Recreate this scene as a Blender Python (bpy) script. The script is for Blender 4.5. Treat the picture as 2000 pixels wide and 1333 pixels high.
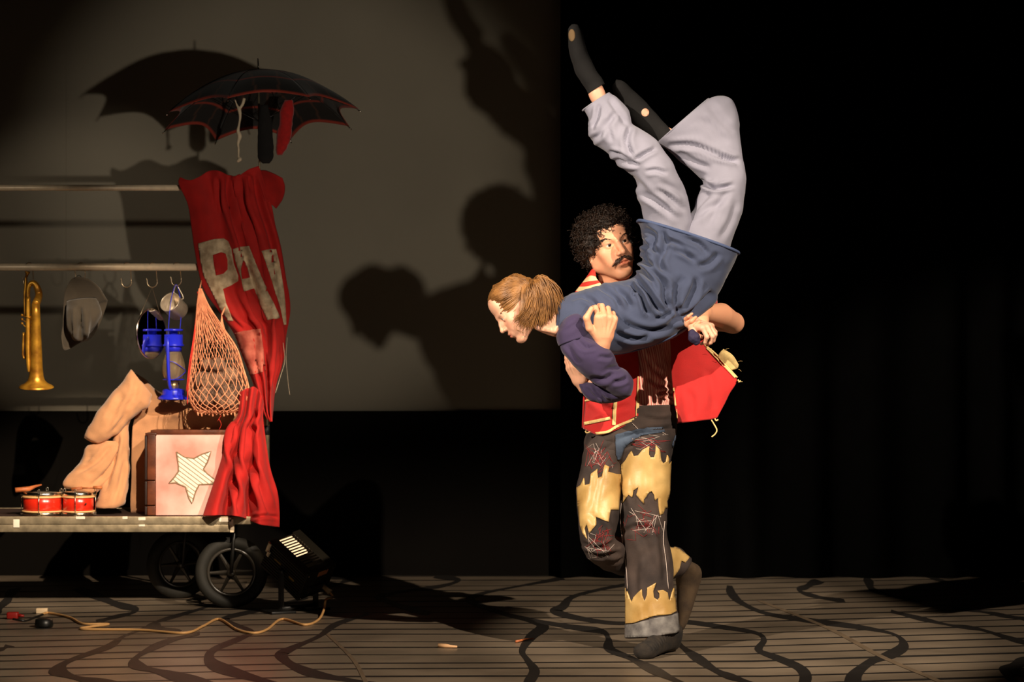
import bpy, bmesh, math, random
import numpy as np
from mathutils import Vector, Matrix
from mathutils.bvhtree import BVHTree
from mathutils import geometry as mgeo

random.seed(7); np.random.seed(7)
SC = bpy.context.scene
COL = SC.collection
for o in list(bpy.data.objects): bpy.data.objects.remove(o)

# ---------------------------------------------------------------- camera
F = 85.0 / 36.0 * 2000.0      # focal length in pixels of the 2000 px wide frame
H = 1.15                      # lens height
HOR = 700.0                   # row of the horizon
cam = bpy.data.cameras.new('camera'); cam.lens = 85; cam.sensor_width = 36
cam.shift_y = (HOR - 666.5) / 2000.0; cam.clip_end = 200
cam.dof.use_dof = True; cam.dof.focus_distance = 9.35; cam.dof.aperture_fstop = 4.5
co = bpy.data.objects.new('camera', cam); COL.objects.link(co)
co.location = (0, 0, H); co.rotation_euler = (math.pi / 2, 0, 0); SC.camera = co

# ---------------------------------------------------------------- world, exposure
w = bpy.data.worlds.new('dark_hall'); SC.world = w; w.use_nodes = True
w.node_tree.nodes['Background'].inputs[0].default_value = (1.0, 0.8, 0.6, 1)
w.node_tree.nodes['Background'].inputs[1].default_value = 0.0015
SC.view_settings.view_transform = 'Standard'; SC.view_settings.look = 'None'
SC.view_settings.exposure = 0.0; SC.view_settings.gamma = 1.0
SC.view_settings.use_curve_mapping = False

# ---------------------------------------------------------------- stage lights
def spot(name, loc, aim, power, color, half, blend, rad):
    l = bpy.data.lights.new(name, 'SPOT'); l.energy = power; l.color = color
    l.spot_size = math.radians(half * 2); l.spot_blend = blend; l.shadow_soft_size = rad
    o = bpy.data.objects.new(name, l); COL.objects.link(o); o.location = loc
    o.rotation_euler = (Vector(aim) - Vector(loc)).to_track_quat('-Z', 'Y').to_euler()
    return o
LA = (1.09, 4.10, 1.22)       # low front light that throws the figures' shadow on the back wall
LB = (3.70, 3.40, 5.20)       # high front light from the right, shuttered off the back wall
LC = (-3.50, 4.00, 4.20)      # high front light from the left, on the dancers
spot('front_light_low', LA, (-1.12, 12.8, 2.03), 470, (1.0, 0.88, 0.72), 9.5, 0.65, 0.045)
spot('front_light_right', LB, (-0.25, 10.1, 0.75), 3300, (1.0, 0.83, 0.64), 15.5, 0.25, 0.030)
spot('front_light_left', LC, (1.10, 10.0, 0.85), 2700, (1.0, 0.84, 0.66), 11.0, 0.35, 0.040)
spot('cart_light', (0.80, 3.00, 5.20), (-1.80, 11.1, 0.78), 4400, (1.0, 0.80, 0.58), 5.2, 0.5, 0.030)  # on the loaded cart
spot('backdrop_light', (-4.60, 5.00, 2.30), (-2.25, 12.8, 1.62), 200, (1.0, 0.86, 0.68), 6.4, 0.6, 0.060)  # on the left of the backdrop

# ---------------------------------------------------------------- helpers
def P(u, v, Y): return np.array([(u - 1000.0) * Y / F, Y, H + (HOR - v) * Y / F])
def FL(u, v, z=0.0):
    Y = F * (H - z) / (v - HOR); return np.array([(u - 1000.0) * Y / F, Y, z])
def lin(c):
    c = [x / 255.0 for x in c[:3]]
    return tuple((x / 12.92 if x <= 0.04045 else ((x + 0.055) / 1.055) ** 2.4) for x in c) + (1.0,)

MATS = {}
def mat(name, rgb, rough=0.8, metal=0.0, var=0.0, vscale=8.0, rgb2=None, bump=0.0, bscale=200.0,
        spec=0.5, sheen=0.0, trans=0.0, emit=0.0, attr=None, sss=0.0, coat=0.0, weave=False):
    if name in MATS: return MATS[name]
    m = bpy.data.materials.new(name); m.use_nodes = True; nt = m.node_tree; N = nt.nodes; L = nt.links
    b = N['Principled BSDF']; c = lin(rgb)
    b.inputs['Base Color'].default_value = c; b.inputs['Roughness'].default_value = rough
    b.inputs['Metallic'].default_value = metal; b.inputs['Specular IOR Level'].default_value = spec
    if sheen: b.inputs['Sheen Weight'].default_value = sheen
    if trans: b.inputs['Transmission Weight'].default_value = trans
    if coat: b.inputs['Coat Weight'].default_value = coat
    if sss:
        b.inputs['Subsurface Weight'].default_value = sss
        b.inputs['Subsurface Radius'].default_value = (0.008, 0.003, 0.0015)
    if emit:
        b.inputs['Emission Color'].default_value = c; b.inputs['Emission Strength'].default_value = emit
    tc = N.new('ShaderNodeTexCoord'); src = None
    if attr:
        a = N.new('ShaderNodeVertexColor'); a.layer_name = attr; src = a.outputs['Color']
        L.new(src, b.inputs['Base Color'])
    if var or rgb2:
        n = N.new('ShaderNodeTexNoise'); n.inputs['Scale'].default_value = vscale; n.inputs['Detail'].default_value = 6
        L.new(tc.outputs['Object'], n.inputs['Vector'])
        r = N.new('ShaderNodeValToRGB'); r.color_ramp.elements[0].position = 0.33; r.color_ramp.elements[1].position = 0.67
        if rgb2: r.color_ramp.elements[0].color = lin(rgb2); r.color_ramp.elements[1].color = c
        else:
            r.color_ramp.elements[0].color = tuple(x * (1 - var) for x in c[:3]) + (1,)
            r.color_ramp.elements[1].color = tuple(min(1, x * (1 + var * 0.6)) for x in c[:3]) + (1,)
        L.new(n.outputs['Fac'], r.inputs['Fac'])
        if src:
            mx = N.new('ShaderNodeMix'); mx.data_type = 'RGBA'; mx.blend_type = 'MULTIPLY'; mx.inputs[0].default_value = 1
            L.new(src, mx.inputs[6]); L.new(r.outputs['Color'], mx.inputs[7]); L.new(mx.outputs[2], b.inputs['Base Color'])
        else: L.new(r.outputs['Color'], b.inputs['Base Color'])
    if bump:
        n2 = N.new('ShaderNodeTexNoise'); n2.inputs['Scale'].default_value = bscale; n2.inputs['Detail'].default_value = 4
        L.new(tc.outputs['Object'], n2.inputs['Vector'])
        bp = N.new('ShaderNodeBump'); bp.inputs['Strength'].default_value = bump; bp.inputs['Distance'].default_value = 0.004
        L.new(n2.outputs['Fac'], bp.inputs['Height']); L.new(bp.outputs['Normal'], b.inputs['Normal'])
    MATS[name] = m; return m

def empty(name, loc, label, cat, group=None):
    o = bpy.data.objects.new(name, None); COL.objects.link(o); o.location = loc; o.empty_display_size = 0.05
    o['label'] = label; o['category'] = cat
    if group: o['group'] = group
    return o
def worldloc(o):
    l = Vector((0, 0, 0))
    while o is not None: l += o.location; o = o.parent
    return l
def mk(name, vf, m, parent=None, smooth=True, label=None, cat=None, group=None, kind=None, colors=None, origin=None):
    v, f = vf; v = np.asarray(v, dtype=float)
    if parent is not None: org = np.array(worldloc(parent))
    else:
        lo = v.min(0); hi = v.max(0); org = np.array([(lo[0] + hi[0]) / 2, (lo[1] + hi[1]) / 2, lo[2]])
        if origin is not None: org = np.array(origin)
    me = bpy.data.meshes.new(name); me.from_pydata((v - org).tolist(), [], [list(map(int, q)) for q in f]); me.update()
    me.materials.append(m)
    if smooth: me.polygons.foreach_set('use_smooth', [True] * len(me.polygons))
    if colors is not None:
        ca = me.color_attributes.new('tint', 'FLOAT_COLOR', 'POINT')
        c = np.ones((len(v), 4), dtype=np.float32); c[:, :3] = colors; ca.data.foreach_set('color', c.ravel())
    o = bpy.data.objects.new(name, me); COL.objects.link(o)
    if parent is not None: o.parent = parent
    else: o.location = org
    if label: o['label'] = label
    if cat: o['category'] = cat
    if group: o['group'] = group
    if kind: o['kind'] = kind
    return o
def join(parts):
    V = []; Fc = []; k = 0
    for v, f in parts:
        v = np.asarray(v, float); V.append(v); Fc += [[i + k for i in q] for q in f]; k += len(v)
    return np.vstack(V), Fc
def nrm(a): a = np.asarray(a, float); return a / (np.linalg.norm(a) + 1e-12)
def crspline(pts, n, closed=False):
    p = np.asarray(pts, float); m = len(p)
    if m == 2 and not closed:
        t = np.linspace(0, 1, n)[:, None]; return p[0] * (1 - t) + p[1] * t
    if closed: q = np.vstack([p[-1], p, p[0], p[1]]); segs = m
    else: q = np.vstack([2 * p[0] - p[1], p, 2 * p[-1] - p[-2]]); segs = m - 1
    t = np.linspace(0, segs, n, endpoint=not closed); i = np.minimum(t.astype(int), segs - 1); u = (t - i)[:, None]
    a, b, c, d = q[i], q[i + 1], q[i + 2], q[i + 3]
    return 0.5 * (2 * b + (c - a) * u + (2 * a - 5 * b + 4 * c - d) * u ** 2 + (3 * b - a - 3 * c + d) * u ** 3)
def tube(pts, r, n=8, cap=True, closed=False, spl=0):
    p = np.asarray(pts, float)
    if np.isscalar(r): r = np.full(len(p), float(r))
    else: r = np.asarray(r, float)
    if spl:
        pr = crspline(np.hstack([p, r[:, None]]), spl, closed); p = pr[:, :3]; r = np.maximum(pr[:, 3], 1e-5)
    m = len(p); T = np.zeros_like(p)
    if closed: T = np.roll(p, -1, 0) - np.roll(p, 1, 0)
    else: T[1:-1] = p[2:] - p[:-2]; T[0] = p[1] - p[0]; T[-1] = p[-1] - p[-2]
    T /= np.linalg.norm(T, axis=1)[:, None] + 1e-12
    x = np.cross(T[0], [0, 0, 1.0]);
    if np.linalg.norm(x) < 1e-3: x = np.cross(T[0], [0, 1.0, 0])
    x = nrm(x); V = []; a = np.linspace(0, 2 * math.pi, n, endpoint=False)
    for i in range(m):
        x = nrm(x - T[i] * np.dot(x, T[i])); y = np.cross(T[i], x)
        V.append(p[i] + r[i] * (np.cos(a)[:, None] * x + np.sin(a)[:, None] * y))
    V = np.vstack(V); Fc = []
    for i in range(m if closed else m - 1):
        j = (i + 1) % m
        for k in range(n):
            l = (k + 1) % n; Fc.append([i * n + k, i * n + l, j * n + l, j * n + k])
    if cap and not closed:
        Fc.append(list(range(n))[::-1]); Fc.append([(m - 1) * n + k for k in range(n)])
    return V, Fc
def box(c, s, rot=None, bev=0.0):
    bm = bmesh.new(); bmesh.ops.create_cube(bm, size=1.0); bmesh.ops.scale(bm, vec=s, verts=bm.verts)
    if bev: bmesh.ops.bevel(bm, geom=bm.edges[:], offset=bev, segments=2, affect='EDGES', profile=0.7)
    if rot is not None: bmesh.ops.transform(bm, matrix=rot.to_4x4(), verts=bm.verts)
    bmesh.ops.translate(bm, vec=Vector(c), verts=bm.verts)
    v = [tuple(x.co) for x in bm.verts]; bm.verts.index_update(); f = [[x.index for x in q.verts] for q in bm.faces]; bm.free()
    return np.array(v), f
def lathe(prof, n=32, o=(0, 0, 0), M=None, closed=False):
    a = np.linspace(0, 2 * math.pi, n, endpoint=False); V = []; Fc = []; m = len(prof)
    for r, z in prof: V.append(np.stack([r * np.cos(a), r * np.sin(a), np.full(n, z)], 1))
    V = np.vstack(V)
    for i in range(m if closed else m - 1):
        j = (i + 1) % m
        for k in range(n):
            l = (k + 1) % n; Fc.append([i * n + k, i * n + l, j * n + l, j * n + k])
    if not closed:
        if prof[0][0] > 1e-6: Fc.append(list(range(n))[::-1])
        if prof[-1][0] > 1e-6: Fc.append([(m - 1) * n + k for k in range(n)])
    if M is not None: V = V @ np.array(M.to_3x3()).T
    return V + np.array(o), Fc
def normals(V, Fc):
    V = np.asarray(V, float); N = np.zeros_like(V); Q = np.array([list(q[:3]) + [q[3] if len(q) > 3 else q[2]] for q in Fc])
    c = np.cross(V[Q[:, 2]] - V[Q[:, 0]], V[Q[:, 3]] - V[Q[:, 1]])
    for k in range(4): np.add.at(N, Q[:, k], c)
    return N / (np.linalg.norm(N, axis=1)[:, None] + 1e-12)
def solid(G, th, du_closed=False, dv_closed=False):
    """grid G[m,n,3] -> closed shell of thickness th"""
    m, n, _ = G.shape; V = G.reshape(-1, 3); idx = np.arange(m * n).reshape(m, n); Fc = []
    for i in range(m if du_closed else m - 1):
        for j in range(n if dv_closed else n - 1):
            Fc.append([idx[i, j], idx[i, (j + 1) % n], idx[(i + 1) % m, (j + 1) % n], idx[(i + 1) % m, j]])
    N = normals(V, Fc); W = V - N * th; k = len(V)
    F2 = [[a + k for a in q[::-1]] for q in Fc]; R = []
    def rim(seq, closed=False):
        s = list(seq); e = range(len(s)) if closed else range(len(s) - 1)
        for q in e:
            a, b = s[q], s[(q + 1) % len(s)]; R.append([b, a, a + k, b + k])
    if du_closed and dv_closed: pass
    elif dv_closed: rim(idx[0], True); rim(idx[-1][::-1], True)
    elif du_closed: rim(idx[:, 0][::-1], True); rim(idx[:, -1], True)
    else: rim(list(idx[0]) + list(idx[1:, -1]) + list(idx[-1, :-1][::-1]) + list(idx[1:-1, 0][::-1]), True)
    return np.vstack([V, W]), Fc + F2 + R
def surf(net, mu, nv, vclosed=False):
    """Catmull-Rom surface through a control net [a][b] of 3D points"""
    net = np.asarray(net, float); A = np.stack([crspline(net[:, j], mu) for j in range(net.shape[1])], 1)
    return np.stack([crspline(A[i], nv, vclosed) for i in range(mu)], 0)
# value noise (smooth) used for folds and lumps
_perm = np.random.RandomState(3).rand(64, 64, 64)
def vnoise(p, s=1.0):
    q = np.asarray(p, float) * s; i = np.floor(q).astype(int); f = q - i; f = f * f * (3 - 2 * f); o = 0
    for a in (0, 1):
        for b in (0, 1):
            for c in (0, 1):
                wgt = (f[..., 0] if a else 1 - f[..., 0]) * (f[..., 1] if b else 1 - f[..., 1]) * (f[..., 2] if c else 1 - f[..., 2])
                o = o + wgt * _perm[(i[..., 0] + a) % 64, (i[..., 1] + b) % 64, (i[..., 2] + c) % 64]
    return o * 2 - 1
def topx(V):
    V = np.asarray(V, float); return np.stack([1000 + V[:, 0] * F / V[:, 1], HOR - (V[:, 2] - H) * F / V[:, 1]], 1)
def polydist(p, poly):
    poly = np.asarray(poly, float); d = np.full(len(p), 1e9); t = np.zeros(len(p)); L = len(poly) - 1
    for i in range(L):
        a, b = poly[i], poly[i + 1]; ab = b - a; s = np.clip(((p - a) @ ab) / (ab @ ab + 1e-9), 0, 1)
        e = np.linalg.norm(p - (a + s[:, None] * ab), axis=1); k = e < d; d[k] = e[k]; t[k] = (i + s[k]) / L
    return d, t
def wrinkle(V, N, lines, front=True):
    """fold lines given as polylines on the cloth (in frame pixels): (points, width px, depth px)"""
    V = np.array(V, float); px = topx(V); D = np.zeros(len(V)); s = V[:, 1] / F
    mask = (N[:, 1] < 0.25) if front else np.ones(len(V), bool)
    for pts, wd, dp in lines:
        d, t = polydist(px, crspline(pts, 14)); taper = np.clip(np.minimum(t, 1 - t) * 5, 0, 1) ** 0.7
        g = np.exp(-(d / wd) ** 2) * -dp + np.exp(-((d - 1.9 * wd) / wd) ** 2) * dp * 0.55
        D += g * taper * s
    D[~mask] = 0
    return V + N * D[:, None]
def loft(rings, mu=40, n=40, ex=2.0):
    """rings: (ua,va,ub,vb,Y,rd): two edge points seen in the frame, the depth of the axis and the half depth"""
    R = np.array([np.concatenate([P(a, b, Y), P(c, d, Y), [rd]]) for a, b, c, d, Y, rd in rings])
    R = crspline(R, mu); A = R[:, :3]; B = R[:, 3:6]; C = (A + B) / 2; Hh = (B - A) / 2
    t = np.linspace(0, 2 * math.pi, n, endpoint=False); c = np.cos(t); s = np.sin(t)
    c = np.sign(c) * np.abs(c) ** (2 / ex); s = np.sign(s) * np.abs(s) ** (2 / ex)
    T = np.gradient(C, axis=0); G = np.zeros((mu, n, 3))
    for i in range(mu):
        h = Hh[i]; y = np.cross(h, T[i]); y = y / (np.linalg.norm(y) + 1e-9)
        if y[1] < 0: y = -y
        y = nrm(0.35 * y + np.array([0, 1.0, 0])); 
        G[i] = C[i] + c[:, None] * h + s[:, None] * y * R[i, 6]
    V = G.reshape(-1, 3); k = (np.roll(G, -1, 1) - G); d = np.gradient(G, axis=0)
    if np.mean(np.sum(np.cross(k.reshape(-1, 3), d.reshape(-1, 3)) * (V - np.repeat(C, n, 0)), 1)) < 0: G = G[:, ::-1]
    return G
def gridfaces(m, n, vc=True):
    return [[i * n + j, i * n + (j + 1) % n, (i + 1) * n + (j + 1) % n, (i + 1) * n + j] for i in range(m - 1) for j in range(n if vc else n - 1)]
def garment(G, folds=(), lump=0.0, lscale=18.0, th=0.004, seed=0.0):
    """cloth tube from a lofted grid: lumps, fold lines, then a real wall thickness"""
    m, n, _ = G.shape; V = G.reshape(-1, 3); Fc = gridfaces(m, n)
    N = normals(V, Fc)
    if lump:
        q = V + seed; V = V + N * (lump * (vnoise(q, lscale) + 0.5 * vnoise(q, lscale * 2.3)))[:, None]
    if folds: V = wrinkle(V, N, folds)
    return solid(V.reshape(m, n, 3), th, dv_closed=True)
def bvh(vf): return BVHTree.FromPolygons([Vector(x) for x in vf[0]], [list(map(int, q)) for q in vf[1]])
CAMP = Vector((0, 0, H))
def onto(tree, u, v, off, fallback=None):
    d = Vector(P(u, v, 1.0)) - CAMP; d.normalize(); hit, n, i, t = tree.ray_cast(CAMP, d)
    if hit is None: return None
    if n.dot(d) > 0: n = -n
    return np.array(hit + n * off), np.array(n)
def patch(tree, poly, off=0.004, th=0.004, step=5.0, smooth_poly=False):
    """a piece of cloth of the given outline laid on a surface"""
    pl = crspline(poly, len(poly) * 4, True) if smooth_poly else np.asarray(poly, float)
    dense = []
    for i in range(len(pl)):
        a, b = pl[i], pl[(i + 1) % len(pl)]; k = max(1, int(np.linalg.norm(b - a) / step))
        for t in range(k): dense.append(a + (b - a) * t / k)
    pts = [Vector(p) for p in dense]; nb = len(pts); lo = pl.min(0); hi = pl.max(0)
    for x in np.arange(lo[0] + step / 2, hi[0], step):
        for y in np.arange(lo[1] + step / 2, hi[1], step):
            q = np.array([x, y]); ins = False
            for i in range(nb):
                a, b = dense[i], dense[(i + 1) % nb]
                if (a[1] > y) != (b[1] > y) and x < (b[0] - a[0]) * (y - a[1]) / (b[1] - a[1]) + a[0]: ins = not ins
            if ins: pts.append(Vector(q))
    vs, es, fs, *_ = mgeo.delaunay_2d_cdt(pts, [], [list(range(nb))], 1, 1e-4)
    P3 = []; Nn = []; bad = set()
    for i, p in enumerate(vs):
        r = onto(tree, p[0], p[1], off)
        if r is None: bad.add(i); P3.append(np.zeros(3)); Nn.append(np.array([0, -1.0, 0]))
        else: P3.append(r[0]); Nn.append(r[1])
    Fc = [list(q) for q in fs if not any(i in bad for i in q)]
    P3 = np.array(P3); Nn = np.array(Nn)
    # drop triangles that jump across a depth gap
    Fc = [q for q in Fc if np.ptp(P3[q][:, 1]) < 0.05]
    used = sorted({i for q in Fc for i in q}); mp = {a: b for b, a in enumerate(used)}
    P3 = P3[used]; Nn = Nn[used]; Fc = [[mp[i] for i in q] for q in Fc]
    for _ in range(2):
        acc = np.zeros_like(Nn); cnt = np.zeros(len(Nn))
        for q in Fc:
            mn = Nn[q].mean(0)
            for i in q: acc[i] += mn; cnt[i] += 1
        Nn = acc / np.maximum(cnt, 1)[:, None]; Nn /= np.linalg.norm(Nn, axis=1)[:, None] + 1e-9
    out = []
    for q in Fc:
        a, b, c = P3[q[0]], P3[q[1]], P3[q[2]]
        out.append(q if np.dot(np.cross(b - a, c - a), Nn[q[0]]) > 0 else q[::-1])
    Fc = out; k = len(P3); ed = {}
    for q in Fc:
        for i in range(len(q)):
            e = (q[i], q[(i + 1) % len(q)]); ed[e] = 1
    rim = [[b, a, a + k, b + k] for (a, b) in ed if (b, a) not in ed]
    return np.vstack([P3, P3 - Nn * th]), Fc + [[i + k for i in q[::-1]] for q in Fc] + rim
def thread(tree, pts, r=0.0008, off=0.0015, spl=0, n=4):
    q = np.asarray(pts, float)
    if spl: q = crspline(q, spl)
    else:
        o = [q[0]]
        for a, b in zip(q[:-1], q[1:]):
            k = max(1, int(np.linalg.norm(b - a) / 6)); o += [a + (b - a) * (t + 1) / k for t in range(k)]
        q = np.array(o)
    w3 = [onto(tree, x[0], x[1], off) for x in q]; w3 = [x[0] for x in w3 if x is not None]
    w3 = [a for i, a in enumerate(w3) if i == 0 or np.linalg.norm(a - w3[i - 1]) < 0.06]
    return tube(w3, r, n) if len(w3) > 1 else None

# ---------------------------------------------------------------- signed distance modelling
class Sdf:
    def __init__(s, lo, hi, h):
        s.lo = np.asarray(lo, float); s.h = h; s.n = np.ceil((np.asarray(hi) - s.lo) / h).astype(int) + 1
        s.d = np.full(s.n, 0.5, np.float32)
        s.ax = [s.lo[i] + h * np.arange(s.n[i]) for i in range(3)]
    def reg(s, lo, hi, pad):
        a = np.clip(np.floor((lo - pad - s.lo) / s.h).astype(int), 0, s.n); b = np.clip(np.ceil((hi + pad - s.lo) / s.h).astype(int) + 1, 0, s.n)
        sl = tuple(slice(x, y) for x, y in zip(a, b)); g = np.meshgrid(*[s.ax[i][sl[i]] for i in range(3)], indexing='ij')
        return sl, np.stack(g, -1)
    def put(s, sl, d, k, op):
        o = s.d[sl]
        if op == 'add':
            if k > 0:
                hh = np.maximum(k - np.abs(o - d), 0) / k; s.d[sl] = np.minimum(o, d) - hh * hh * k * 0.25
            else: s.d[sl] = np.minimum(o, d)
        else:
            d = -d
            if k > 0:
                hh = np.maximum(k - np.abs(o - d), 0) / k; s.d[sl] = np.maximum(o, d) + hh * hh * k * 0.25
            else: s.d[sl] = np.maximum(o, d)
    def cap(s, a, b, r0, r1, k=0.01, op='add', flat=None, fs=1.0):
        a = np.asarray(a, float); b = np.asarray(b, float); R = max(r0, r1) * max(1, fs)
        sl, p = s.reg(np.minimum(a, b) - R, np.maximum(a, b) + R, k + 3 * s.h)
        if p.size == 0: return
        ab = b - a; t = np.clip(((p - a) @ ab) / (ab @ ab + 1e-12), 0, 1); q = p - (a + t[..., None] * ab)
        if flat is not None:
            wv = nrm(flat); c = q @ wv; q = q + (c * (1 / fs - 1))[..., None] * wv
        s.put(sl, np.linalg.norm(q, axis=-1) - (r0 + (r1 - r0) * t), k, op)
    def chain(s, pts, k=0.01, **kw):
        for (a, ra), (b, rb) in zip(pts[:-1], pts[1:]): s.cap(a, b, ra, rb, k, **kw)
    def ell(s, c, r, M=None, k=0.01, op='add'):
        c = np.asarray(c, float); r = np.asarray(r, float); R = r.max()
        sl, p = s.reg(c - R, c + R, k + 3 * s.h)
        if p.size == 0: return
        q = p - c
        if M is not None: q = q @ M            # columns of M are the local axes
        k0 = np.linalg.norm(q / r, axis=-1); k1 = np.linalg.norm(q / (r * r), axis=-1)
        s.put(sl, k0 * (k0 - 1) / (k1 + 1e-9), k, op)
    def half(s, pt, n):                        # keep what lies behind the plane
        n = nrm(n); g = np.meshgrid(*s.ax, indexing='ij'); dd = (g[0] - pt[0]) * n[0] + (g[1] - pt[1]) * n[1] + (g[2] - pt[2]) * n[2]
        s.d = np.maximum(s.d, dd.astype(np.float32))
    def mesh(s, smooth=2):
        d = s.d; ins = d < 0; n = s.n
        c = np.zeros(n - 1, np.int8)
        for i in (0, 1):
            for j in (0, 1):
                for k in (0, 1): c += ins[i:n[0] - 1 + i, j:n[1] - 1 + j, k:n[2] - 1 + k]
        act = (c > 0) & (c < 8); ix = np.argwhere(act); idm = np.full(n - 1, -1, np.int64); idm[act] = np.arange(len(ix))
        acc = np.zeros((len(ix), 3)); cnt = np.zeros(len(ix))
        cor = [(i, j, k) for i in (0, 1) for j in (0, 1) for k in (0, 1)]
        for a in cor:
            for ax in range(3):
                if a[ax]: continue
                b = list(a); b[ax] = 1
                da = d[ix[:, 0] + a[0], ix[:, 1] + a[1], ix[:, 2] + a[2]]; db = d[ix[:, 0] + b[0], ix[:, 1] + b[1], ix[:, 2] + b[2]]
                mk_ = (da < 0) != (db < 0); t = np.where(mk_, da / (da - db + 1e-12), 0); q = np.array(a, float)[None] + np.zeros((len(ix), 3)); q[:, ax] += t
                acc[mk_] += q[mk_]; cnt[mk_] += 1
        V = s.lo + s.h * (ix + acc / np.maximum(cnt, 1)[:, None]); Fc = []
        for ax in range(3):
            a1, a2 = (ax + 1) % 3, (ax + 2) % 3
            sa = [slice(None)] * 3; sb = [slice(None)] * 3; sa[ax] = slice(0, -1); sb[ax] = slice(1, None)
            e = np.argwhere(ins[tuple(sa)] != ins[tuple(sb)]); e = e[(e[:, a1] > 0) & (e[:, a2] > 0) & (e[:, a1] < n[a1] - 1) & (e[:, a2] < n[a2] - 1)]
            if len(e) == 0: continue
            fl = ins[e[:, 0], e[:, 1], e[:, 2]]; q = []
            for o1, o2 in ((-1, -1), (0, -1), (0, 0), (-1, 0)):
                x = e.copy(); x[:, a1] += o1; x[:, a2] += o2; q.append(idm[x[:, 0], x[:, 1], x[:, 2]])
            q = np.stack(q, 1); q[~fl] = q[~fl][:, ::-1]; Fc.append(q)
        Fc = np.vstack(Fc)
        E = np.vstack([Fc[:, [0, 1]], Fc[:, [1, 2]], Fc[:, [2, 3]], Fc[:, [3, 0]]])
        for _ in range(smooth):
            A = np.zeros_like(V); C = np.zeros(len(V)); np.add.at(A, E[:, 0], V[E[:, 1]]); np.add.at(C, E[:, 0], 1)
            V = 0.5 * V + 0.5 * A / np.maximum(C, 1)[:, None]
        return V, Fc.tolist()

# ================================================================ THE STAGE
m_floor = mat('stage_floor_vinyl', (122, 108, 92), rough=0.34, var=0.28, vscale=3.0, bump=0.05, bscale=40, spec=0.55)
m_paint = mat('floor_line_paint', (30, 26, 23), rough=0.5, var=0.2, vscale=10)
m_tape = mat('worn_floor_tape', (104, 88, 70), rough=0.5, var=0.2)
m_wall = mat('grey_backdrop', (150, 142, 126), rough=0.95, var=0.06, vscale=1.5, bump=0.05, bscale=300, spec=0.1)
m_black = mat('black_velour', (5, 5, 5), rough=1.0, spec=0.05, var=0.2)
YW = 12.80
floor = mk('floor', box((0, 6.4, -0.05), (14, 13.2, 0.1)), m_floor, smooth=False, label='dark stage floor painted with thin lines and wavy bands', kind='structure')
wall = mk('wall_back', join([box((-2.36, YW + 0.05, 3.5), (0.0 + 0.001, 0.1, 7)), box((-4.69, YW + 0.051, 3.5), (4.66, 0.1, 7)), box((0.7, YW + 0.05, 3.5), (6.12, 0.1, 7))]), m_wall, smooth=False,
          label='plain grey backdrop wall with the dancers shadow thrown on it', kind='structure')
m_footshade = mat('backdrop_foot_shade', (17, 15, 13), rough=1.0, spec=0.05, var=0.15, vscale=2)  # near-black colour carries the shade on the lower backdrop
mk('shade_band_back', box((-1.2, YW - 0.012, 0.435), (12, 0.02, 0.87)), m_footshade, smooth=False, label='dark strip standing in for shade along the foot of the backdrop', kind='structure')  # added strip, painted dark where the foot of the backdrop lies unlit
# black masking curtain on the right half of the stage
us = np.linspace(0.24, 5.2, 150); zz = np.linspace(0.0, 5.0, 3)
G = np.array([[[x + 0.02 * math.sin(x * 9), YW - 0.14 + 0.05 * math.sin(x * 19 + 0.6 * math.sin(x * 5)), z] for x in us] for z in zz])
mk('masking_curtain', solid(G, 0.006), m_black, label='black masking curtain hanging at the back right of the stage', cat='curtain')

# painted lines: thin boards-like lines ...
def gshift(x):   # the thin lines climb away from the viewer towards both sides
    return 0.16 * np.where(x < -0.7, (x + 0.7), 0) + 0.02 * x + 0.22 * np.where(x > 0.9, (x - 0.9), 0)
rng = random.Random(4); Yk = 8.05; kk = 0
while Yk < 12.9:
    x = np.linspace(-3.3, 3.6, 60); ph = rng.random() * 6
    y = Yk + gshift(x) + 0.012 * np.sin(x * 2.1 + ph) + 0.02 * np.sin(x * 0.8 + ph * 2)
    wd = 0.034 * (0.75 + 0.5 * rng.random()) * (1 + 0.25 * np.sin(x * 1.7 + ph))
    keep = y < YW - 0.02
    if keep.sum() > 3:
        x, y, wd = x[keep], y[keep], wd[keep]; n = len(x)
        V = np.vstack([np.stack([x, y - wd / 2, np.full(n, 0.0006)], 1), np.stack([x, y + wd / 2, np.full(n, 0.0006)], 1)])
        mk('painted_line', (V, [[i, i + 1, n + i + 1, n + i] for i in range(n - 1)]), m_paint, parent=floor, smooth=False)
    Yk += 0.222 + 0.03 * (rng.random() - 0.5) + 0.05 * (Yk > 11); kk += 1
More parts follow.
